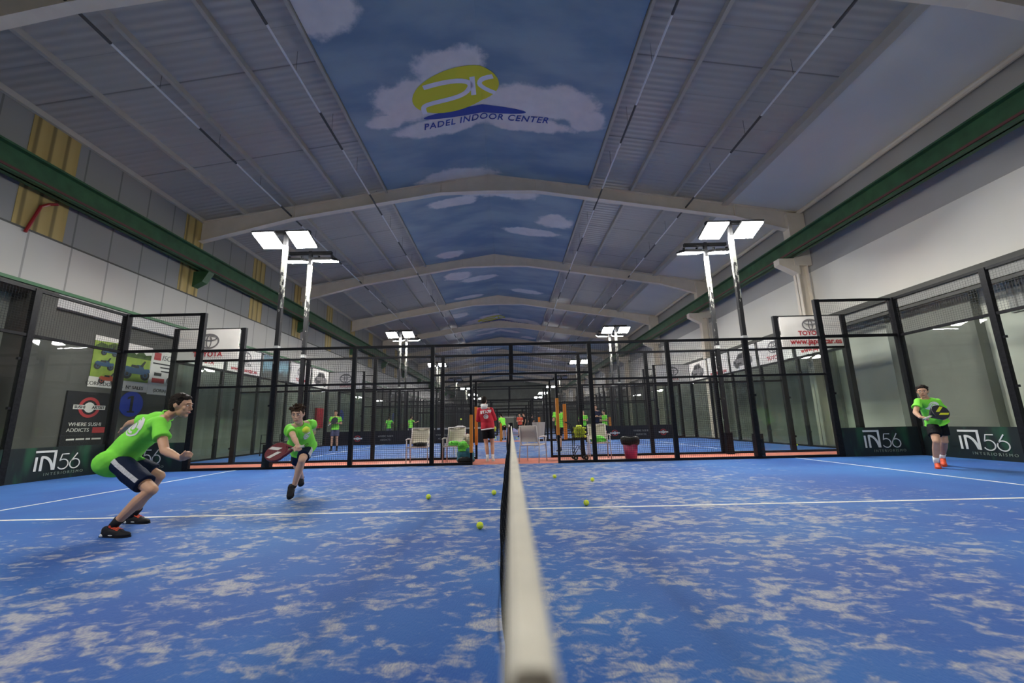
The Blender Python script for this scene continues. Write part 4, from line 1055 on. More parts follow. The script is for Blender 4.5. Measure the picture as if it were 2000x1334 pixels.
        sho = remesh(u, 'shoe', o.get('shoe', 'shoe_black'), t, max(vox*.6, .007), 2)
        out = [(.02, .028), (.0, .0), (.02, -.028), (.2, -.034), (.45, -.036), (.7, -.047), (.88, -.040), (.985, -.015), (.985, .015), (.88, .038), (.7, .046), (.45, .034), (.2, .034)]
        c = MB(); c.prism([(x*ln, y*s) for x, y in out], lambda x, y, dd: he+d*x+sd*y+n*(dd*.024*s-.0+.0), 1.0); c.obj('sole', o.get('sole', 'shoe_black'), sho)
        if o.get('lace'):
            c = MB()
            for f in (.34, .42, .50, .58): h0 = lerp(.098, .074, (f-.34)/.24); c.cap(P(f, h0)-sd*.026*s, P(f+.03, h0+.004)+sd*.026*s, .007*s, .007*s, 6); c.cap(P(f+.03, h0)-sd*.026*s, P(f, h0+.004)+sd*.026*s, .006*s, .006*s, 6)
            c.cap(P(.33, .10)-sd*.0*s, P(.36, .115)+sd*.035*s, .009*s, .006*s, 6); c.cap(P(.33, .10), P(.36, .115)-sd*.035*s, .009*s, .006*s, 6)
            c.obj('laces', o['lace'], sho, True)
        if o.get('shoeflash'):
            c = MB(); c.ell(P(.12, .03), (.041*s, .036*s, .022*s), (sd, d, n)); c.ell(P(.45, .034), (.045*s, .05*s, .012*s), (sd, d, n)); c.obj('side_flash', o['shoeflash'], sho, True)
    return t, shirt, shorts, dict(rt=rt, fw=fw, up=up, J=J, base=base)

# padel racket: perforated-look solid head, open throat, wrapped handle
def racket(label, butt, tip, normal, cols, seed=0):
    butt, tip = Vector(butt), Vector(tip); d = (tip-butt); Ln = d.length; d.normalize(); n = Vector(normal); n = (n-d*n.dot(d)).normalized(); sd = d.cross(n); k = Ln/.455
    t = thing('padel_racket', label, 'racket', butt)
    mt = lambda x, y, z: d*x*k+sd*y*k+n*z*k
    def outline(s_): return [(.325+.130*s_*math.cos(a), .128*s_*math.sin(a)*(1-.10*math.cos(a))) for a in [2*PI*i/36 for i in range(36)]]
    mb = MB(); mb.prism(outline(1.0), lambda x, y, z: mt(x, y, -.019+z), .038); o = mb.obj('head_rim', cols[0], t, bevel=.006*k)
    mb = MB(); mb.prism(outline(.88), lambda x, y, z: mt(x, y, -.0205+z), .041); mb.obj('face', cols[1], t)
    holes = MB()
    for x in range(-3, 4):
        for y in range(-3, 4):
            if x*x+y*y < 10:
                cx, cy_ = .335+x*.026, y*.026; holes.prism([(cx+.0055*math.cos(a), cy_+.0055*math.sin(a)) for a in [2*PI*i/8 for i in range(8)]], lambda a, b_, z: mt(a, b_, -.0212+z), .0424)
    holes.obj('hole', 'sign_dark', t)
    g = MB()
    for sgn in (-1, 1):
        for zz in (-.0222, .0202): g.prism([(.25, sgn*.03), (.38, sgn*.085), (.42, sgn*.06), (.30, sgn*.01)], lambda a, b_, z: mt(a, b_, zz+z), .002)
    g.obj('face_stripe', cols[2], t)
    th = MB()
    for sgn in (-1, 1): th.bar(mt(.135, sgn*.012, 0), mt(.225, sgn*.080, 0), .022*k, .034*k, n)
    th.bar(mt(.19, -.05, 0), mt(.19, .05, 0), .016*k, .03*k, n); th.obj('throat', cols[0], t)
    h = MB(); h.frus([(mt(0, 0, 0), .019*k, .016*k), (mt(.008, 0, 0), .017*k, .0145*k), (mt(.145, 0, 0), .0165*k, .014*k)], sd, 12); h.obj('handle', cols[3], t, True)
    st = MB(); st.tube([mt(0, 0, 0), mt(-.04, .02, .01), mt(-.06, 0, .02), mt(-.03, -.02, .01), mt(0, 0, 0)], .003*k, 5); st.obj('wrist_strap', 'shoe_black', t)
    return t
cam_p = Vector((-0.114, 0.153, 0.986))
def deeper(j, f, keys=None): return {k: tuple(cam_p+(Vector(v)-cam_p)*f) if keys is None or k in keys else v for k, v in j.items()}

# --- crouching player on the left
P1 = dict(pelvis=(-4.119,4.28,0.719), hipR=(-4.016,4.18,0.687), hipL=(-4.16,4.38,0.690), kneeR=(-3.599,4.12,0.426), ankR=(-3.898,4.10,0.114), heelR=(-4.002,4.10,0.0), toeR=(-3.69,4.06,0.0),
  kneeL=(-3.870,4.50,0.513), ankL=(-4.199,4.62,0.105), heelL=(-4.297,4.64,0.0), toeL=(-3.995,4.60,0.0), belly=(-3.985,4.28,0.885), chest=(-3.807,4.27,1.030), neck=(-3.660,4.27,1.150), head=(-3.518,4.25,1.245),
  shR=(-3.60,4.10,1.075), elR=(-3.40,3.98,0.800), wrR=(-3.211,3.95,0.725), haR=(-3.155,3.94,0.739), shL=(-3.93,4.44,1.13), elL=(-4.36,4.60,1.08), wrL=(-4.54,4.72,1.02), haL=(-4.59,4.77,1.01))
t1, s1, h1, f1 = person('person in green shirt and navy shorts crouching at the left, seen from behind', P1, (0.93, 0.12, -0.16),
    dict(vox=.009, fine=.0065, s=1.0, hup=(.2, 0, 1), hemv=(.055, 0, -.08), loose=1.06, bulges=[(('pelvis', .115, -.02, .0), (.10, .15, .145)), (('pelvis', -.06, .03, -.05), (.10, .15, .12))], sock='shoe_black', sockh=.16, lace='lace_orange', shoeflash='shoe_white', sole='shoe_black', curlR=(1.3, 1.4, .9), palmR=(-.3, .3, .9), thumbR=(.2, -.6, .6), leglen=.80, girth=1.06))
def ball_logo(t, target, fr, r, m='cloth_white', sx=1.0):
    polys = [ring_grid(0, 0, .0, r*.36, sx=sx), ring_grid(0, 0, r*.50, r*.72, 0.4, 5.6, sx=sx), ring_grid(0, 0, r*.84, r, 3.6, 9.2, sx=sx), ring_grid(-.2*r, -.15*r, r*.3, r*.62, 2.2, 4.6, sx=sx), ring_grid(.1*r, .2*r, r*.42, r*.9, 0.2, 1.7, sx=sx)]
    return surf_decal('ball_print', m, t, target, polys, fr)
J1 = f1['J']; bk = (J1['chest']*.72+J1['belly']*.28)
vd = (f1['fw']*.62+V(0, .75, 0)).normalized(); ax1 = (f1['up']-vd*f1['up'].dot(vd)).normalized()
ball_logo(t1, s1, (bk+f1['up']*.02, ax1.cross(vd) if ax1.cross(vd).x > 0 else -ax1.cross(vd), ax1, vd), .105)
a, b_ = J1['hipR'], J1['kneeR']; ud = (b_-a).normalized(); vv = V(0, 1, 0); pr = (V(1, 0, .6)-ud*V(1, 0, .6).dot(ud)); pr.normalize()
surf_decal('side_stripe', 'stripe_grey', t1, h1, [grid_poly(lambda u, v: (lerp(-.012, .026, u), lerp(-.06, (b_-a).length*.80, v)), 3, 14)], (a+pr*.02, pr, ud, vv))

# --- player lunging to the ball
P2 = dict(pelvis=(-3.058,5.9,0.715), hipL=(-2.985,5.85,0.679), hipR=(-3.14,5.98,0.675), kneeL=(-2.861,5.5,0.568), ankL=(-3.006,5.62,0.213), heelL=(-3.038,5.66,0.178), toeL=(-2.976,5.48,0.073), kneeR=(-3.290,6.2,0.421), ankR=(-3.355,6.5,0.215), heelR=(-3.375,6.55,0.20), toeR=(-3.33,6.44,0.095),
  belly=(-3.010,5.75,0.835), chest=(-2.972,5.60,0.940), neck=(-2.926,5.48,1.05), head=(-2.898,5.38,1.165), shR=(-3.02,5.44,0.985), elR=(-2.83,5.20,0.868), wrR=(-2.681,5.02,0.786), haR=(-2.647,4.98,0.766), shL=(-2.885,5.66,1.045), elL=(-2.93,5.93,1.03), wrL=(-3.03,6.12,0.96), haL=(-3.06,6.17,0.94))
P2 = deeper(P2, 1.05)
t2, s2, h2, f2 = person('person in green shirt lunging forward with a red racket, ball in front of his chest', P2, (0.22, -0.90, -0.22),
    dict(vox=.010, fine=.007, s=1.0, hs=1.04, hup=(-.08, 0, 1), hair='tousled', haircol='hair_brown', skin='skin_pale', loose=1.13, hem=.03, sock='shoe_black', sockh=.05, curlR=(1.2, 1.3, .8), palmR=(-.3, .5, -.8), thumbR=(-.4, -.6, .3), soleupL=(0, -.7, .75), soleupR=(0, -.9, .4), leglen=.74,
         bulges=[(('chest', .09, -.07, .03), (.09, .08, .11)), (('belly', .12, -.03, -.06), (.085, .09, .13))]))
ball_logo(t2, s2, (f2['J']['chest']-f2['rt']*.035+f2['up']*.0, -f2['rt'], f2['up'], -f2['fw']), .06)
J2 = f2['J']; a, b_ = J2['hipL'], J2['kneeL']; ud = (b_-a).normalized(); vv = V(-1, .35, -.05).normalized(); pr = ud.cross(vv).normalized()
surf_decal('side_stripe', 'stripe_grey', t2, h2, [grid_poly(lambda u, v: (lerp(-.035, .035, u), lerp(-.10, (b_-a).length*.60, v)), 3, 12)], (a, pr, ud, vv))
w2 = f2['base']+J2['wrR']+(J2['haR']-J2['wrR']).normalized()*.075
racket('red and white padel racket held low by the lunging person', w2+V(.06, .01, .012), w2+V(-.40, -.03, -.085), (0.25, -.75, .65), ('racket_red', 'racket_red', 'racket_white', 'grip'))

# --- player on the right
P3 = dict(pelvis=(7.869,7.60,0.835), hipR=(7.785,7.60,0.80), hipL=(7.950,7.62,0.80), kneeR=(7.562+.06,7.45,0.490), ankR=(7.690,7.60,0.110), heelR=(7.774,7.66,0.02), toeR=(7.545,7.44,0.0), kneeL=(7.955,7.62,0.48), ankL=(8.120,7.88,0.150), heelL=(8.21,7.95,0.10), toeL=(7.93,7.70,0.01),
  belly=(7.822,7.58,0.975), chest=(7.759,7.55,1.13), neck=(7.683,7.53,1.285), head=(7.615,7.50,1.405), shR=(7.50,7.50,1.225), elR=(7.30,7.40,1.02), wrR=(7.215,7.25,0.93), haR=(7.24,7.22,0.925), shL=(7.875,7.53,1.215), elL=(8.03,7.56,0.985), wrL=(7.80,7.40,0.93), haL=(7.70,7.34,0.935))
P3 = {k: (v[0]+.06, v[1]+.02, v[2]) for k, v in P3.items()}
t3, s3, h3, f3 = person('person in green shirt and black shorts walking at the far right, racket across his belly', P3, (-0.74, -0.62, -0.10),
    dict(vox=.011, fine=.008, s=1.0, hs=1.0, shorts='shorts_black', shoe='shoe_red', sock='cloth_white', sockh=.26, sole='shoe_red', curlR=(1.2, 1.3, .8), palmR=(.5, -.2, -.7), thumbR=(.3, -.6, .6), leglen=.66, loose=1.08, girth=1.04, hem=.02))
ball_logo(t3, s3, (f3['J']['chest']+V(-.10, -.03, .0), V(.95, .3, 0).normalized(), V(0, 0, 1), V(-.35, .93, 0).normalized()), .075)
w3 = f3['base']+f3['J']['wrR']+(f3['J']['haR']-f3['J']['wrR']).normalized()*.07
racket('black and yellow padel racket held across the right-hand person', w3+V(-.06, -.015, -.02), w3+V(.375, -.02, .14), (-.35, -.85, .25), ('racket_black', 'racket_black', 'racket_yellow', 'grip'))

# --- staff person with back to the camera
ST = dict(pelvis=(-0.662,10.85,0.865), hipL=(-0.75,10.85,0.835), hipR=(-0.575,10.85,0.835), kneeL=(-0.705,10.87,0.459), kneeR=(-0.545,10.87,0.462), ankL=(-0.672,10.83,0.10), ankR=(-0.536,10.83,0.10), heelL=(-0.672,10.77,0.010), heelR=(-0.536,10.77,0.010), toeL=(-0.69,11.03,0.010), toeR=(-0.525,11.03,0.010),
  belly=(-0.675,10.85,1.06), chest=(-0.724,10.83,1.255), neck=(-0.750,10.83,1.455), head=(-0.756,10.86,1.60), shL=(-0.885,10.83,1.365), shR=(-0.565,10.83,1.365), elL=(-0.93,10.87,1.10), elR=(-0.473,10.90,1.12), wrL=(-0.815,11.10,1.10), wrR=(-0.592,11.12,1.20), haL=(-0.771,11.17,1.13), haR=(-0.643,11.20,1.24))
t4, s4, h4, f4 = person('person in red STAFF hooded top and black shorts standing with back turned', ST, (0.10, 0.98, -0.12),
    dict(vox=.011, s=1.0, shirt='red_hoodie', shirtname='hoodie', sleeve=2, shorts='shorts_black', leglen=.62, sock='cloth_white', sockh=.24, shoe='shoe_white', sole='shoe_white', hem=.0, loose=1.12, girth=1.04, face=False, skin='skin_pale'))
J4 = f4['J']; c = MB(); c.ell(J4['neck']+V(0, -.055, -.02), (.095, .055, .075)); c.cap(J4['neck']+V(-.07, -.03, .03), J4['neck']+V(.07, -.03, .03), .035, .035); remesh(c, 'hood', 'cloth_white', t4, .01, 2, .006, 14)
c = MB(); c.frus([(J4['pelvis']-f4['up']*-.01, .183, .146), (J4['pelvis']-f4['up']*.025, .184, .147)], f4['rt'], 28); c.obj('hem_band', 'cloth_white', t4, True)
vs, fs = text_geo('STAFF', .105, .0, offset=.006, space=1.05)
surf_decal('lettering', 'cloth_white', t4, s4, [([(v.x, v.y) for v in vs], fs)], (J4['chest']+V(.02, 0, .045), V(1, 0, .10).normalized(), V(-.10, 0, 1).normalized(), V(0, 1, 0)), .006)
surf_decal('ball_print', 'cloth_white', t4, s4, [ring_grid(0, 0, 0, .064)], (J4['chest']+V(.025, 0, -.075), V(1, 0, 0), V(0, 0, 1), V(0, 1, 0)), .005)
surf_decal('ball_print_line', 'red_hoodie', t4, s4, [ring_grid(0, 0, .030, .037, .6, 3.6), ring_grid(.03, .0, .05, .056, 2.2, 4.2)], (J4['chest']+V(.025, 0, -.075), V(1, 0, 0), V(0, 0, 1), V(0, 1, 0)), .009)

# --- smaller figures further down the hall
def stand(x, y, yaw, h=1.6, arms='front', lean=0.0, stride=0.0, z=0.012):
    k = h/1.72; c, s_ = math.cos(yaw), math.sin(yaw)
    A = dict(pelvis=(0, 0, .93), hipR=(.09, 0, .90), hipL=(-.09, 0, .90), kneeR=(.10, .03+stride*.4, .49), kneeL=(-.10, .03-stride*.4, .49), ankR=(.11, -.02+stride, .09), ankL=(-.11, -.02-stride, .09), heelR=(.11, -.07+stride, 0), heelL=(-.11, -.07-stride, 0), toeR=(.13, .19+stride, 0), toeL=(-.13, .19-stride, 0),
             belly=(0, lean*.3, 1.10), chest=(0, lean*.6, 1.28), neck=(0, lean, 1.45), head=(0, lean+.03, 1.595), shR=(.18, lean*.85, 1.385), shL=(-.18, lean*.85, 1.385), elR=(.24, -.02+lean*.6, 1.13), elL=(-.24, -.02+lean*.6, 1.13))
    if arms == 'front': A.update(wrR=(.12, .20+lean*.6, 1.12), wrL=(-.12, .20+lean*.6, 1.16), haR=(.07, .25+lean*.6, 1.15), haL=(-.07, .25+lean*.6, 1.19))
    elif arms == 'down': A.update(wrR=(.24, .06, .90), wrL=(-.24, .06, .90), haR=(.235, .09, .82), haL=(-.235, .09, .82))
    else: A.update(elR=(.32, .10+lean, 1.22), wrR=(.36, .30+lean, 1.30), haR=(.37, .37+lean, 1.33), wrL=(-.24, .10, .92), haL=(-.235, .13, .84))
    return {n: (x+(p[0]*c-p[1]*s_)*k, y+(p[0]*s_+p[1]*c)*k, z+p[2]*k) for n, p in A.items()}, (-s_, c, -.05), k
def far_person(label, x, y, yaw, h, arms='front', **kw):
    ln = kw.pop('lean', 0.0); sd = kw.pop('stride', 0.0)
    j, f, k = stand(x, y, yaw, h, arms, ln, sd); kw.setdefault('vox', .02); kw.setdefault('face', False)
    return person(label, j, f, dict(s=k, **kw))
far_person('person in green shirt and grey shorts standing on the second court, holding a dark racket', -7.5, 17.1, PI+.25, 1.70, 'front', vox=.014, shorts='shorts_grey', sock='shoe_black', sockh=.3, face=True, leglen=.7)
racket('dark padel racket held diagonally by the person on the second court', (-7.66, 16.78, 1.06), (-7.32, 16.86, 1.36), (0, -1, .2), ('racket_black', 'racket_black', 'racket_black', 'grip'))
far_person('person in green shirt and black leggings walking behind the ball cart', 1.62, 13.7, .45, 1.58, 'front', vox=.014, hair='long', shorts='shorts_black', leglen=2, tight=True, shoe='shoe_black', sole='sole_white', stride=.14)
far_person('small green-shirted person right of the middle posts, dark shorts', -6.5, 26.2, -.6, 1.62, 'out', shorts='shorts_grey')
far_person('small dim person in pale green behind the second court glass', -8.0, 26.4, .5, 1.62, 'out', shirt='cloth_green', shorts='shorts_grey', stride=.1)
far_person('small bending person in green top and dark trousers among the loose balls', -0.38, 24.9, .5, 1.60, 'front', lean=.34, shorts='dark_top', leglen=.7)
far_person('distant person in red top and black shorts right of the net post', 0.75, 29.0, 2.8, 1.68, 'front', shirt='red_top', shorts='shorts_black')
far_person('distant person in black standing next to the one in red', 1.08, 29.3, 1.9, 1.72, 'down', shirt='dark_top', shorts='shorts_black', leglen=2)
far_person('distant stooping person in black, rightmost beside the red top', 1.45, 28.2, -.5, 1.60, 'front', lean=.35, shirt='dark_top', shorts='shorts_black', leglen=2)
far_person('taller person in navy top behind the right-hand green-shirted group', 4.30, 20.0, 2.9, 1.80, 'front', shirt='navy_top', shorts='shorts_black', leglen=2)
far_person('person in green shirt at the front of the right-hand group', 4.55, 19.3, 1.8, 1.52, 'front', shorts='shorts_navy')
far_person('person in green shirt and dark trousers left of the navy-topped person', 3.62, 19.8, 3.0, 1.55, 'front', shorts='shorts_navy', leglen=2)
# ------------------------------------------------------------------ chairs and things in the walkway between the courts
def chair(label, loc, rz, sling='chair_sling'):
    """tube-framed stacking chair with fabric seat and back; faces local -Y"""
    t = thing('sling_chair', label, 'chair', loc, rz, 'fabric chairs beside the courts'); r = .013
    for s in (-1, 1):
        MB().tube([(s*.27, -.26, 0), (s*.265, -.25, .42), (s*.265, -.25, .60)], r, 8).obj('leg', 'chair_frame', t, True)
        MB().tube([(s*.27, .30, 0), (s*.262, .22, .42), (s*.262, .21, .62)], r, 8).obj('leg', 'chair_frame', t, True)
        MB().tube([(s*.275, -.28, .615), (s*.275, -.1, .635), (s*.27, .22, .625)], .019, 8).obj('armrest', 'chair_frame', t, True)
    f = MB()
    for s in (-1, 1): f.tube([(s*.235, -.25, .435), (s*.235, .15, .41), (s*.235, .22, .47), (s*.235, .32, .90)], r, 8)
    f.tube([(-.265, -.25, .42), (.265, -.25, .42)], r, 8).tube([(-.262, .22, .42), (.262, .22, .42)], r, 8).tube([(-.235, .32, .90), (.235, .32, .90)], r, 8)
    f.obj('frame', 'chair_frame', t, True)
    def sheet(pts, n=9):
        mb = MB(); vs = []
        for side in (0, 1):
            for (y, z, sag) in pts:
                for i in range(n):
                    x = -.225+.45*i/(n-1); q = sag*(1-(x/.225)**2); vs.append((x, y+q*.3, z-q-.008*side))
        m = len(pts); fs = []
        for j in range(m-1):
            for i in range(n-1):
                a = j*n+i; fs.append((a, a+1, a+n+1, a+n)); a += m*n; fs.append((a, a+n, a+n+1, a+1))
        for j in range(m-1):
            for i in (0, n-1): a = j*n+i; fs.append((a, a+n, a+n+m*n, a+m*n))
        for i in range(n-1):
            for j in (0, m-1): a = j*n+i; fs.append((a, a+1, a+1+m*n, a+m*n))
        return mb.add(vs, fs)
    sheet([(-.255, .445, .0), (-.1, .44, .012), (.08, .425, .014), (.16, .42, .006)]).obj('seat', sling, t, True)
    mb = MB(); vs = []; n = 9; rows = [(.225, .50), (.255, .63), (.285, .76), (.318, .905)]
    for side in (0, 1):
        for y, z in rows:
            for i in range(n): x = -.225+.45*i/(n-1); vs.append((x, y+.025*(1-(x/.225)**2)+.008*side, z))
    fs = []; m = 4
    for j in range(m-1):
        for i in range(n-1): a = j*n+i; fs.append((a, a+1, a+n+1, a+n)); a += m*n; fs.append((a, a+n, a+n+1, a+1))
        for i in (0, n-1): a = j*n+i; fs.append((a, a+n, a+n+m*n, a+m*n))
    for i in range(n-1):
        for j in (0, m-1): a = j*n+i; fs.append((a, a+1, a+1+m*n, a+m*n))
    mb.add(vs, fs).obj('backrest', sling, t, True)
    return t
FZ = 0.010
chair('cream sling chair with a black cloth on its seat, leftmost of the row', (-2.46, 10.62, FZ), 0.05)
chair('cream sling chair with bright green clothes on its seat, beside the staff person', (-1.52, 10.66, FZ), -0.05)
chair('greyish sling chair seen from behind, right of the net post', (0.52, 10.55, FZ), PI-0.45, 'chair_sling_grey')
chair('cream sling chair with a green shirt on its seat, next to the ball cart', (2.28, 10.78, FZ), -0.1)
def plastic_chair(label, loc, rz):
    t = thing('plastic_chair', label, 'chair', loc, rz)
    for sx in (-1, 1):
        for yy in (-.22, .22): MB().frus([((sx*.24, yy*1.15, 0), .02, .02), ((sx*.20, yy, .43), .028, .028)], (1, 0, 0), 10).obj('leg', 'plastic_white', t)
    MB().frus([((0, 0, .415), .235, .235), ((0, 0, .445), .24, .24)], (1, 0, 0), 24).obj('seat', 'plastic_white', t)
    mb = MB(); out = [(-.2, .50), (-.235, .75), (-.19, .90), (-.08, .945), (.08, .945), (.19, .90), (.235, .75), (.2, .50)]
    mb.prism(out, lambda x, z, d: (x, .17+.25*(z-.5)+d-.25*abs(x)**2*2, z), .02).obj('backrest', 'plastic_white', t)
    for sx in (-1, 1): MB().tube([(sx*.2, .19, .44), (sx*.21, .19, .56)], .02, 8).obj('upright', 'plastic_white', t)
    return t
plastic_chair('white plastic chair with rounded back behind the green-clothes chair', (-1.75, 12.35, 0.012), -0.5)
def heap(nm, label, cat, m, c, R, seed, n=16, group=None, parts=None):
    """crumpled soft goods: a settled pile with folds"""
    rnd = random.Random(seed); mb = MB(); mb.ell((0, 0, R[2]*.55), (R[0]*.85, R[1]*.85, R[2]*.55))
    for i in range(n):
        a = rnd.uniform(0, 2*PI); q = rnd.uniform(.2, .85); p = V(R[0]*q*math.cos(a), R[1]*q*math.sin(a), rnd.uniform(.2, .8)*R[2]); a2 = rnd.uniform(0, 2*PI)
        e = V(math.cos(a2)*R[0]*.35, math.sin(a2)*R[1]*.35, rnd.uniform(-.2, .2)*R[2]); mb.cap(p-e*.5, p+e*.5, R[2]*.22, R[2]*.14, 8)
    mb.ell((0, 0, R[2]*.12), (R[0], R[1], R[2]*.13))
    o = remesh(mb, nm, m, None, max(.008, R[2]*.06), 2, R[2]*.05, 18); z0 = min(v.co.z for v in o.data.vertices)
    for v in o.data.vertices: v.co.z -= z0
    o.location = c; return tag(o, label, cat, group)
heap('folded_cloth', 'black crumpled cloth lying on the leftmost chair', 'cloth', 'bag_black', (-2.42, 10.55, FZ+.438), (.22, .18, .10), 3)
heap('folded_shirt', 'bright green clothes heaped on the chair beside the staff person', 'clothes', 'cloth_green', (-1.53, 10.58, FZ+.438), (.18, .16, .11), 4)
heap('folded_shirt', 'bright green shirt heaped on the chair next to the ball cart', 'clothes', 'cloth_green', (2.27, 10.72, FZ+.438), (.20, .17, .15), 5)
heap('folded_jacket', 'beige jacket hanging down over the chair arm, right of the green clothes', 'jacket', 'cloth_beige', (-1.16, 10.55, FZ+.40), (.10, .12, .30), 6)
bg = thing('sports_bag', 'dark teal round sports bag on the red walkway by the gate', 'bag', (-1.19, 10.235, FZ), .0)
mb = MB(); mb.ell((0, 0, .22), (.22, .14, .21)); mb.ell((0, 0, .11), (.235, .16, .11)); b0 = remesh(mb, 'body', 'bag_teal', bg, .012, 2, .012, 9)
mb = MB(); mb.ell((0, -.08, .10), (.20, .10, .10)); remesh(mb, 'front_pocket', 'bag_black', bg, .012, 2, .006, 14)
MB().tube([(-.12, .02, .36), (-.09, .0, .46), (.0, -.02, .49), (.09, .0, .46), (.12, .02, .36)], .012, 6).obj('handle', 'bag_black', bg, True)
heap('draped_shirt', 'green shirt draped over the teal sports bag', 'clothes', 'cloth_green', (-1.25, 10.19, FZ+.30), (.14, .10, .24), 8)
tb = thing('waste_bin', 'magenta bin with a black liner folded over its rim, at the right fence', 'bin', (3.12, 10.80, FZ))
MB().lathe([(.145, 0), (.15, .01), (.205, .50), (.20, .50), (.14, .02)], 28).obj('body', 'bin_pink', tb, True)
mb = MB(); rnd = random.Random(5); n = 40
prof = [(.17, .36), (.225, .41), (.245, .50), (.235, .585), (.21, .60), (.17, .52)]
for r_, z in prof:
    for k in range(n): a = 2*PI*k/n; w_ = 1+.05*math.sin(3*a+z*9)+.03*math.sin(8*a+z*11); mb.v.append((r_*w_*math.cos(a), r_*w_*math.sin(a), z*.93+.012*math.sin(4*a)))
m = len(prof); mb.f += [(i*n+k, i*n+(k+1) % n, (i+1) % m*n+(k+1) % n, (i+1) % m*n+k) for i in range(m) for k in range(n)]
mb.obj('bin_liner', 'bag_black', tb, True)
# ball cart: wheeled tube frame with a wire basket
BX, BY = 1.72, 10.75
ct = thing('ball_cart', 'black tube ball cart with wheels and a wire basket of yellow balls', 'ball cart', (BX, BY, FZ))
f = MB(); r = .011
for s in (-1, 1):
    f.tube([(-.10, s*.15, .08), (-.13, s*.15, .30), (-.10, s*.15, .62), (-.18, s*.15, .92), (-.30, s*.15, .98)], r, 8)
    f.tube([(.16, s*.15, .05), (.14, s*.15, .40), (.12, s*.15, .62)], r, 8)
    f.tube([(-.11, s*.15, .16), (.02, s*.15, .36), (.15, s*.15, .16)], r, 8)
f.tube([(-.30, -.15, .98), (-.30, .15, .98)], r, 8).tube([(-.12, -.15, .3), (-.12, .15, .3)], r, 8).tube([(.16, -.15, .07), (.16, .15, .07)], r, 8)
f.obj('frame', 'steel_black', ct, True)
for x, y in ((-.10, -.17), (-.10, .17), (.17, -.17), (.17, .17)):
    wo = MB().tube([(x, y-.012, .06), (x, y+.012, .06)], [.06, .06], 18).obj('wheel', 'bag_black', ct); MB().tube([(x, y-.016, .06), (x, y+.016, .06)], .022, 10).obj('hub', 'plate_dim', wo)
g = MB(); bx0, bx1, by0, by1, bz0, bz1 = -.12, .22, -.16, .16, .56, .84
def rod(a, b_): g.tube([a, b_], .0028, 4)
for i in range(8):
    x = bx0+(bx1-bx0)*i/7; y = by0+(by1-by0)*i/7
    for yy in (by0, by1): rod((x, yy, bz0), (x, yy, bz1))
    for xx in (bx0, bx1): rod((xx, y, bz0), (xx, y, bz1))
    rod((x, by0, bz0), (x, by1, bz0)); rod((bx0, y, bz0), (bx1, y, bz0))
for z in (bz0, bz0+.09, bz0+.18, bz1): g.tube([(bx0, by0, z), (bx1, by0, z), (bx1, by1, z), (bx0, by1, z)], .004 if z == bz1 else .0028, 5, True)
g.obj('wire_basket', 'steel_black', ct)

# ------------------------------------------------------------------ balls
bm_ = MB(); bm_.ell((0, 0, 0), (.0333, .0333, .0333), None, 20, 14); ball0 = bm_.obj('padel_ball', 'ball', None, True)
sm = MB(); pts = []
for k in range(60):
    a = 2*PI*k/60; p = V(math.cos(a)+.35*math.cos(3*a), math.sin(a)-.35*math.sin(3*a), .95*math.sin(2*a)); pts.append(p.normalized()*.0333)
sm.tube(pts, .0011, 4, True); seam0 = sm.obj('seam', 'tube_white', ball0)
first = True
def ball(x, y, z, label, group):
    global first
    if first: o = ball0; first = False
    else:
        o = ball0.copy(); C.objects.link(o); c = seam0.copy(); C.objects.link(c); c.parent = o
    o.location = (x, y, z); o.rotation_euler = (x*7, y*5, x+y); tag(o, label, 'ball', group); return o
BZ = 0.012+.0333
for x, y, lab in [(-0.40, 4.07, 'yellow ball on the turf left of the net, nearest the camera'), (-1.20, 5.63, 'yellow ball on the turf furthest left of the net, beyond the centre line'), (-0.33, 5.84, 'yellow ball just left of the net beyond the centre line'),
                  (-0.155, 4.72, 'yellow ball seen through the net mesh near the centre line'), (0.79, 5.01, 'yellow ball right of the net, close to the centre line'), (1.26, 6.88, 'yellow ball furthest right of the net'), (0.69, 7.35, 'yellow ball right of the net, farthest towards the fence')]:
    ball(x, y, BZ, lab, 'balls on the front court')
ball(-2.02, 3.90, 0.966, 'yellow ball in flight before the lunging person', 'balls in the air')
ball(-2.05, 16.5, 1.20, 'yellow ball in the air over the second court', 'balls in the air')
ball(9.75, 13.9, BZ, 'yellow ball at the foot of the right glass on the second court', 'balls on the second court')
rnd = random.Random(11)
# the basket of the cart, filled in layers
for layer, z in enumerate((.598, .652, .706, .760, .814, .862)):
    for ix in range(5 if layer % 2 == 0 else 4):
        for iy in range(4 if layer % 2 == 0 else 4):
            edge = layer >= 4 or iy == 0 or ix in (0, 4 if layer % 2 == 0 else 3)
            if not edge or (layer == 5 and (ix in (0, 3) or iy == 3)): continue
            x = bx0+.036+ix*.0672+(.03 if layer % 2 else 0); y = by0+.038+iy*.0672+(.028 if layer % 2 else 0)
            if y > by1-.034: y = by1-.035
            ball(BX+x, BY+y, FZ+z, 'yellow ball heaped in the wire basket of the ball cart', 'balls in the cart basket')
placed = []
while len(placed) < 26:
    x, y = rnd.uniform(-2.9, 1.4), rnd.uniform(23.8, 29.5)
    if all((x-a)**2+(y-b_)**2 > .15 for a, b_ in placed) and not (-.9 < x < .2 and 24.3 < y < 25.5):
        placed.append((x, y)); ball(x, y, BZ, 'yellow ball among those scattered on the third court', 'scattered balls on the third court')
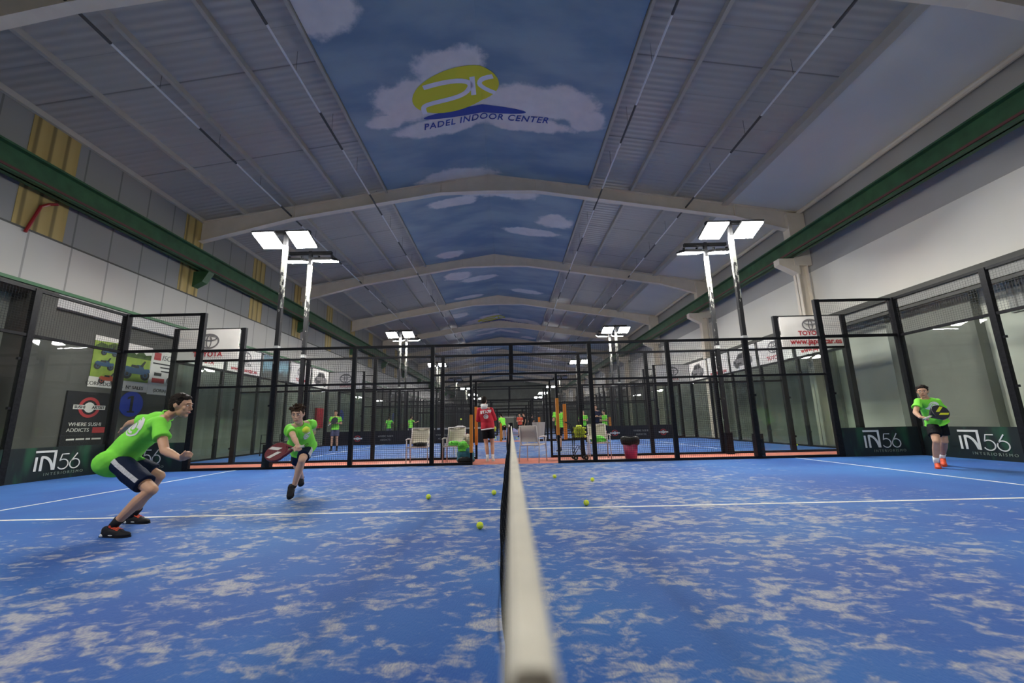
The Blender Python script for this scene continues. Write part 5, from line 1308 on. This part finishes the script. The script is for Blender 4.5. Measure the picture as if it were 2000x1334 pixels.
# second basket, yellow heap left of the middle, and far odds and ends
bk2 = thing('ball_basket', 'small wire basket heaped with yellow balls right of the staff person', 'basket', (-0.98, 23.6, 0.012))
g = MB()
for i in range(12):
    a = 2*PI*i/12; g.tube([(.16*math.cos(a), .16*math.sin(a), .52), (.20*math.cos(a), .20*math.sin(a), .80)], .004, 4)
for z, q in ((.52, .16), (.66, .18), (.80, .20)): g.tube([(q*math.cos(2*PI*k/20), q*math.sin(2*PI*k/20), z) for k in range(20)], .004, 4, True)
g.obj('wire_basket', 'steel_black', bk2); g = MB()
g.lathe([(.158, .515), (.158, .525)], 20)
for a in (0, 2.1, 4.2): g.tube([(.14*math.cos(a), .14*math.sin(a), .52), (.24*math.cos(a), .24*math.sin(a), 0)], .01, 6)
g.obj('stand', 'steel_black', bk2)
for layer, (q, n) in enumerate(((.11, 8), (.13, 10), (.14, 11), (.15, 12), (.10, 8), (.04, 3))):
    for k in range(n):
        a = 2*PI*k/n+layer*.4; ball(-0.98+q*math.cos(a), 23.6+q*math.sin(a), .012+.56+layer*.056, 'yellow ball heaped in the small basket right of the staff person', 'balls in the small basket')
cn = thing('crate', 'pale mesh bin on legs right of the net post, behind the grey chair', 'crate', (1.10, 15.9, 0.012))
MB().lathe([(.20, .42), (.26, 1.0), (.25, 1.0), (.19, .44)], 16).obj('body', 'chair_sling_grey', cn)
g = MB()
for a in (.4, 2.5, 4.6): g.tube([(.18*math.cos(a), .18*math.sin(a), .43), (.24*math.cos(a), .24*math.sin(a), 0)], .014, 6)
g.obj('stand', 'chair_frame', cn)
bn = thing('bench', 'dark tubular bench beside the second court, left of the lunging person', 'bench', (-9.0, 15.4, 0.012), PI/2)
f = MB()
for x in (-.6, .6): f.tube([(x, -.2, 0), (x, -.2, .75), (x, .2, .75), (x, .2, 0)], .018, 6); f.tube([(x, -.2, .44), (x, .2, .44)], .018, 6)
f.obj('frame', 'steel_black', bn); MB().bx(-.65, .65, -.2, .2, .44, .47).obj('seat', 'bag_black', bn)

# loose end: everything with a label but no group or kind stays as it is; repeats of copies keep their own labels
for o in sc.objects:
    if o.type == 'MESH' and o.parent is None and 'kind' not in o and 'label' not in o: o['kind'] = 'structure'
